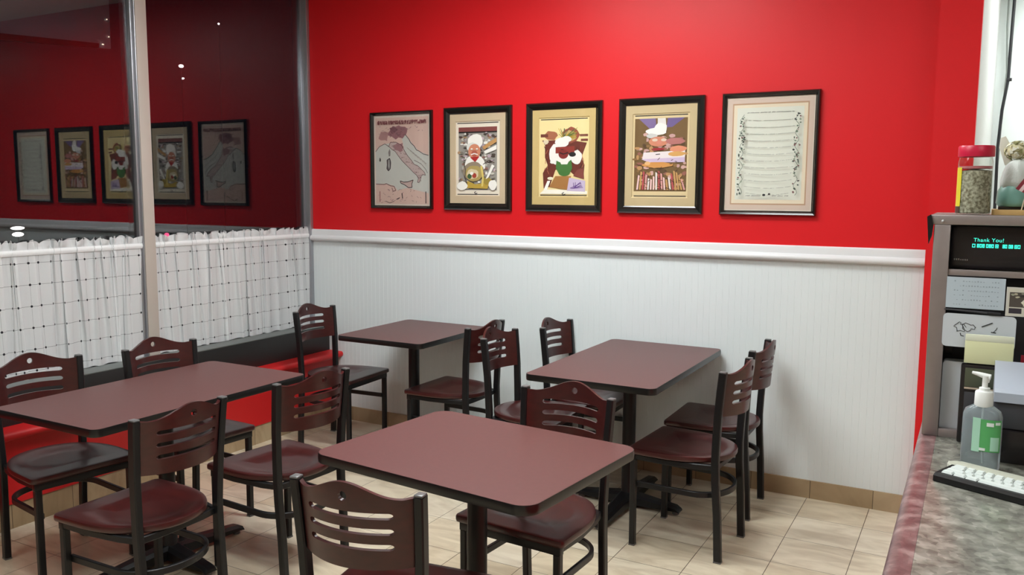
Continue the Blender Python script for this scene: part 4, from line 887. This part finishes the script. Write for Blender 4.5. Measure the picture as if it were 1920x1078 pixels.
# ------------------------------------------------------------------ things on top of the rack
ZS = 1.541
o = thing('spice_jar', 'clear plastic jar of dried herbs with a red lid on the steel rack', 'jar', 4.061, YK+0.045, ZS)
M_jar = glass_mat('jar_plastic', 0.04, (0.93, 0.95, 0.92), 0.1, 1.35)
bm = bmesh.new(); lathe(bm, [(0.034, 0), (0.0372, 0.004), (0.0372, 0.125), (0.035, 0.133), (0.0345, 0.137)], n=40); fin('jar_body', bm, M_jar, o, angle=40)
m, nt, b = node_mat('dried_herbs'); g = nt.nodes.new('ShaderNodeTexCoord'); v = nt.nodes.new('ShaderNodeTexNoise'); v.inputs['Scale'].default_value = 150; v.inputs['Detail'].default_value = 4
cr = nt.nodes.new('ShaderNodeValToRGB'); cr.color_ramp.elements[0].position = 0.35; cr.color_ramp.elements[0].color = (0.16, 0.14, 0.09, 1); cr.color_ramp.elements[1].position = 0.65; cr.color_ramp.elements[1].color = (0.58, 0.56, 0.44, 1)
nt.links.new(g.outputs['Object'], v.inputs['Vector']); nt.links.new(v.outputs['Fac'], cr.inputs[0]); nt.links.new(cr.outputs[0], b.inputs['Base Color']); b.inputs['Roughness'].default_value = 0.9
bm = bmesh.new(); lathe(bm, [(0.033, 0.003), (0.0358, 0.006), (0.0358, 0.104), (0.0001, 0.109)], n=40); h = fin('herbs', bm, m, o, angle=40)
bm = bmesh.new(); lathe(bm, [(0.0357, 0.109), (0.0357, 0.115)], n=40); fin('inner_band', bm, mat('pink_seal', (0.55, 0.16, 0.18), 0.6), o)
bm = bmesh.new(); lathe(bm, [(0.0385, 0.137), (0.039, 0.139), (0.039, 0.160), (0.037, 0.163), (0.0001, 0.163)], n=40); l = fin('lid', bm, mat('crimson_lid', (0.58, 0.01, 0.05), 0.35), o, angle=40); l['label'] = 'crimson screw lid'
bm = bmesh.new()
for (a0, a1, z0, z1) in ((170, 222, 0.02, 0.112),):
    n = 10; a = [bm.verts.new((0.0376*math.cos(R(a0+(a1-a0)*k/n)), 0.0376*math.sin(R(a0+(a1-a0)*k/n)), z)) for z in (z0, z1) for k in range(n+1)]
    for k in range(n): bm.faces.new((a[k], a[k+1], a[n+2+k], a[n+1+k]))
l = fin('label', bm, mat('yellow_label', (0.66, 0.55, 0.03), 0.5), o); l['label'] = 'yellow paper label'
bm = bmesh.new()
for (z0, z1) in ((0.004, 0.019),):
    n = 8; a0, a1 = 172, 220; a = [bm.verts.new((0.0379*math.cos(R(a0+(a1-a0)*k/n)), 0.0379*math.sin(R(a0+(a1-a0)*k/n)), z)) for z in (z0, z1) for k in range(n+1)]
    for k in range(n): bm.faces.new((a[k], a[k+1], a[n+2+k], a[n+1+k]))
fin('label_print', bm, mat('brown_label_print', (0.06, 0.03, 0.02), 0.5), o)
# wooden tray
M_tray = mat('honey_wood', (0.50, 0.32, 0.12), 0.45, var=(30, 0.2))
o = thing('wooden_tray', 'honey coloured wooden tray on the steel rack behind the jar', 'tray', 4.20, YK+0.10, ZS)
bm = bmesh.new(); box(bm, -0.095, 0.14, -0.06, 0.06, 0.0, 0.006, 0.001); box(bm, -0.095, 0.14, -0.064, -0.058, 0.0, 0.013, 0.001); box(bm, -0.095, 0.14, 0.058, 0.064, 0.0, 0.013, 0.001); box(bm, -0.099, -0.093, -0.064, 0.064, 0.0, 0.013, 0.001); fin('body', bm, M_tray, o)
# cloth doll with dried flower head
M_cloth = mat('white_doll_cloth', (0.74, 0.80, 0.77), 0.85, bump=(120, 0.6)); M_teal = mat('teal_glazed_base', (0.22, 0.46, 0.40), 0.35)
o = thing('angel_doll', 'white cloth doll with dried flower head on a teal base', 'doll', 4.150, YK+0.10, ZS+0.006)
bm = bmesh.new(); lathe(bm, [(0.036, 0.014), (0.042, 0.022), (0.040, 0.05), (0.034, 0.062), (0.0001, 0.064)], n=30); fin('base', bm, M_teal, o, angle=50)
bm = bmesh.new(); box(bm, -0.036, 0.036, -0.03, 0.03, 0.0, 0.014, 0.002); fin('stand', bm, mat('dark_brown_block', (0.03, 0.022, 0.015), 0.6), o)
bm = bmesh.new(); prof = [(0.034, 0.058), (0.035, 0.075), (0.031, 0.095), (0.025, 0.112), (0.013, 0.125), (0.0001, 0.128)]; lathe(bm, prof, n=30)
for v in bm.verts: 
    a = math.atan2(v.co.y, v.co.x); v.co.x *= 1+0.06*math.sin(a*7); v.co.y *= 1+0.06*math.sin(a*7)
fin('dress', bm, M_cloth, o, angle=180)
bm = bmesh.new(); prism(bm, [(-0.028, 0.112), (-0.042, 0.155), (-0.040, 0.178), (-0.030, 0.182), (-0.018, 0.160), (-0.012, 0.118)], 0.004, 0.010, 'y', 0.001); fin('wing', bm, mat('ivory_wing', (0.70, 0.70, 0.60), 0.8), o)
rr = random.Random(9); bm = bmesh.new()
for q in range(130):
    th, ph = rr.uniform(0, 2*PI), math.acos(rr.uniform(-0.75, 1)); dv = Vector((math.sin(ph)*math.cos(th), math.sin(ph)*math.sin(th), math.cos(ph)))
    p = Vector((-0.002, 0, 0.146))+Vector((dv.x*0.027, dv.y*0.022, dv.z*0.021)); t1 = dv.orthogonal().normalized(); t2 = dv.cross(t1)
    s = rr.uniform(0.004, 0.0075); a = rr.uniform(0, PI)
    vs = [bm.verts.new(p+(t1*math.cos(a+k*PI/3)+t2*math.sin(a+k*PI/3))*s*(1 if k % 2 else 0.6)+dv*(0.003 if k % 2 else 0)) for k in range(6)]; f = bm.faces.new(vs); f.material_index = rr.choice((0, 0, 1, 2))
bmesh.ops.create_uvsphere(bm, u_segments=16, v_segments=10, radius=1, matrix=Matrix.Translation((-0.002, 0, 0.146)) @ Matrix.Diagonal((0.026, 0.021, 0.020, 1)))
fin('flower_head', bm, None, o, mats=[mat('dried_petal', (0.62, 0.58, 0.36), 0.8), mat('dried_leaf', (0.22, 0.22, 0.09), 0.8), mat('dried_white_petal', (0.74, 0.74, 0.62), 0.8)], smooth=False)
# small flag
M_navy = mat('dark_grey_canton', (0.07, 0.075, 0.09), 0.8); M_fr = mat('flag_dark_red', (0.22, 0.02, 0.035), 0.8); M_fw = mat('flag_pinkish_white', (0.70, 0.50, 0.50), 0.8)
o = thing('small_flag', 'small striped flag on a stick standing in the wooden tray', 'flag', 4.160, YK+0.044, ZS+0.007)
bm = bmesh.new(); tube(bm, [(0, 0, 0), (0.008, 0, 0.045), (0.026, 0.0, 0.150)], 0.0014, 8); fin('stick', bm, mat('pale_stick', (0.6, 0.5, 0.36), 0.6), o)
# flag lies along a slanted frame: canton at top, stripes falling to lower left
def Fp(u, v, wv=True): # u along the hoist (up), v outwards
    e1 = Vector((0.55, 0, 0.835)); e2 = Vector((0.80, -0.18, -0.45)); p = Vector((-0.014, -0.003, 0.055))+e1*u+e2*v; p.y += 0.004*math.sin(v*90+u*30); return p
bm = bmesh.new(); H, Wd = 0.080, 0.075
ns, nu = 9, 10
for sidx in range(ns):
    v0, v1 = Wd*sidx/ns, Wd*(sidx+1)/ns
    for k in range(nu):
        u0, u1 = H*0.52*k/nu, H*0.52*(k+1)/nu
        f = bm.faces.new([bm.verts.new(Fp(*q)) for q in ((u0, v0), (u1, v0), (u1, v1), (u0, v1))]); f.material_index = 1 if sidx % 2 else 0
    f = None
f0 = [bm.faces.new([bm.verts.new(Fp(*q)) for q in ((H*0.52+H*0.48*a/4, Wd*b_/6), (H*0.52+H*0.48*(a+1)/4, Wd*b_/6), (H*0.52+H*0.48*(a+1)/4, Wd*(b_+1)/6), (H*0.52+H*0.48*a/4, Wd*(b_+1)/6))]) for a in range(4) for b_ in range(6)]
for f in f0: f.material_index = 2
bmesh.ops.remove_doubles(bm, verts=bm.verts[:], dist=0.0001)
bmesh.ops.solidify(bm, geom=bm.faces[:], thickness=0.0006)
fin('flag_cloth', bm, None, o, mats=[M_fr, M_fw, M_navy], smooth=False)
# white card box right of the doll
o = thing('white_carton', 'white carton at the right end of the wooden tray', 'box', 4.215, YK+0.10, ZS+0.006)
bm = bmesh.new(); box(bm, -0.018, 0.05, -0.03, 0.03, 0.0, 0.07, 0.001); fin('body', bm, M_cloth, o)
# black rod with finial behind the flag
o = thing('black_rod', 'thin black rod with a knob end behind the striped flag', 'rod', 4.205, YK+0.20, ZS)
bm = bmesh.new(); tube(bm, [(-0.004, 0, 0.0), (0.0, 0, 0.12), (0.012, 0, 0.222)], 0.0028, 8); fin('shaft', bm, M_ink, o)
bm = bmesh.new(); lathe(bm, [(0.0035, 0.218), (0.006, 0.228), (0.0075, 0.233), (0.005, 0.236)], 0.012, 0, 14); bmesh.ops.create_uvsphere(bm, u_segments=10, v_segments=8, radius=0.0055, matrix=Matrix.Translation((0.007, 0, 0.19))); fin('knob', bm, M_ink, o)
# cables on the kitchen wall
o = thing('hanging_cable', 'black cables hanging down the white kitchen wall', 'cable', 4.16, 2.15, 0)
bm = bmesh.new()
tube(bm, [(0.035, 0, CEIL), (0.030, 0, 2.6), (0.028, 0, 2.35), (0.005, 0.0, 2.15), (-0.005, 0, 1.9), (0.0, 0, 1.6), (0.01, 0, 1.2)], 0.010, 8)
fin('cable', bm, M_ink, o)
bm = bmesh.new()
tube(bm, [(0.0, 0, CEIL), (0.002, 0, 2.7), (0.018, 0.0, 2.4), (0.006, 0.0, 2.1), (0.0, 0, 1.7)], 0.006, 8); fin('cable', bm, mat('grey_cable', (0.2, 0.22, 0.2), 0.5), o)
bm = bmesh.new(); box(bm, 0.018, 0.050, -0.012, 0.012, 2.34, 2.36, 0.002); fin('cable_clip', bm, M_ink, o)
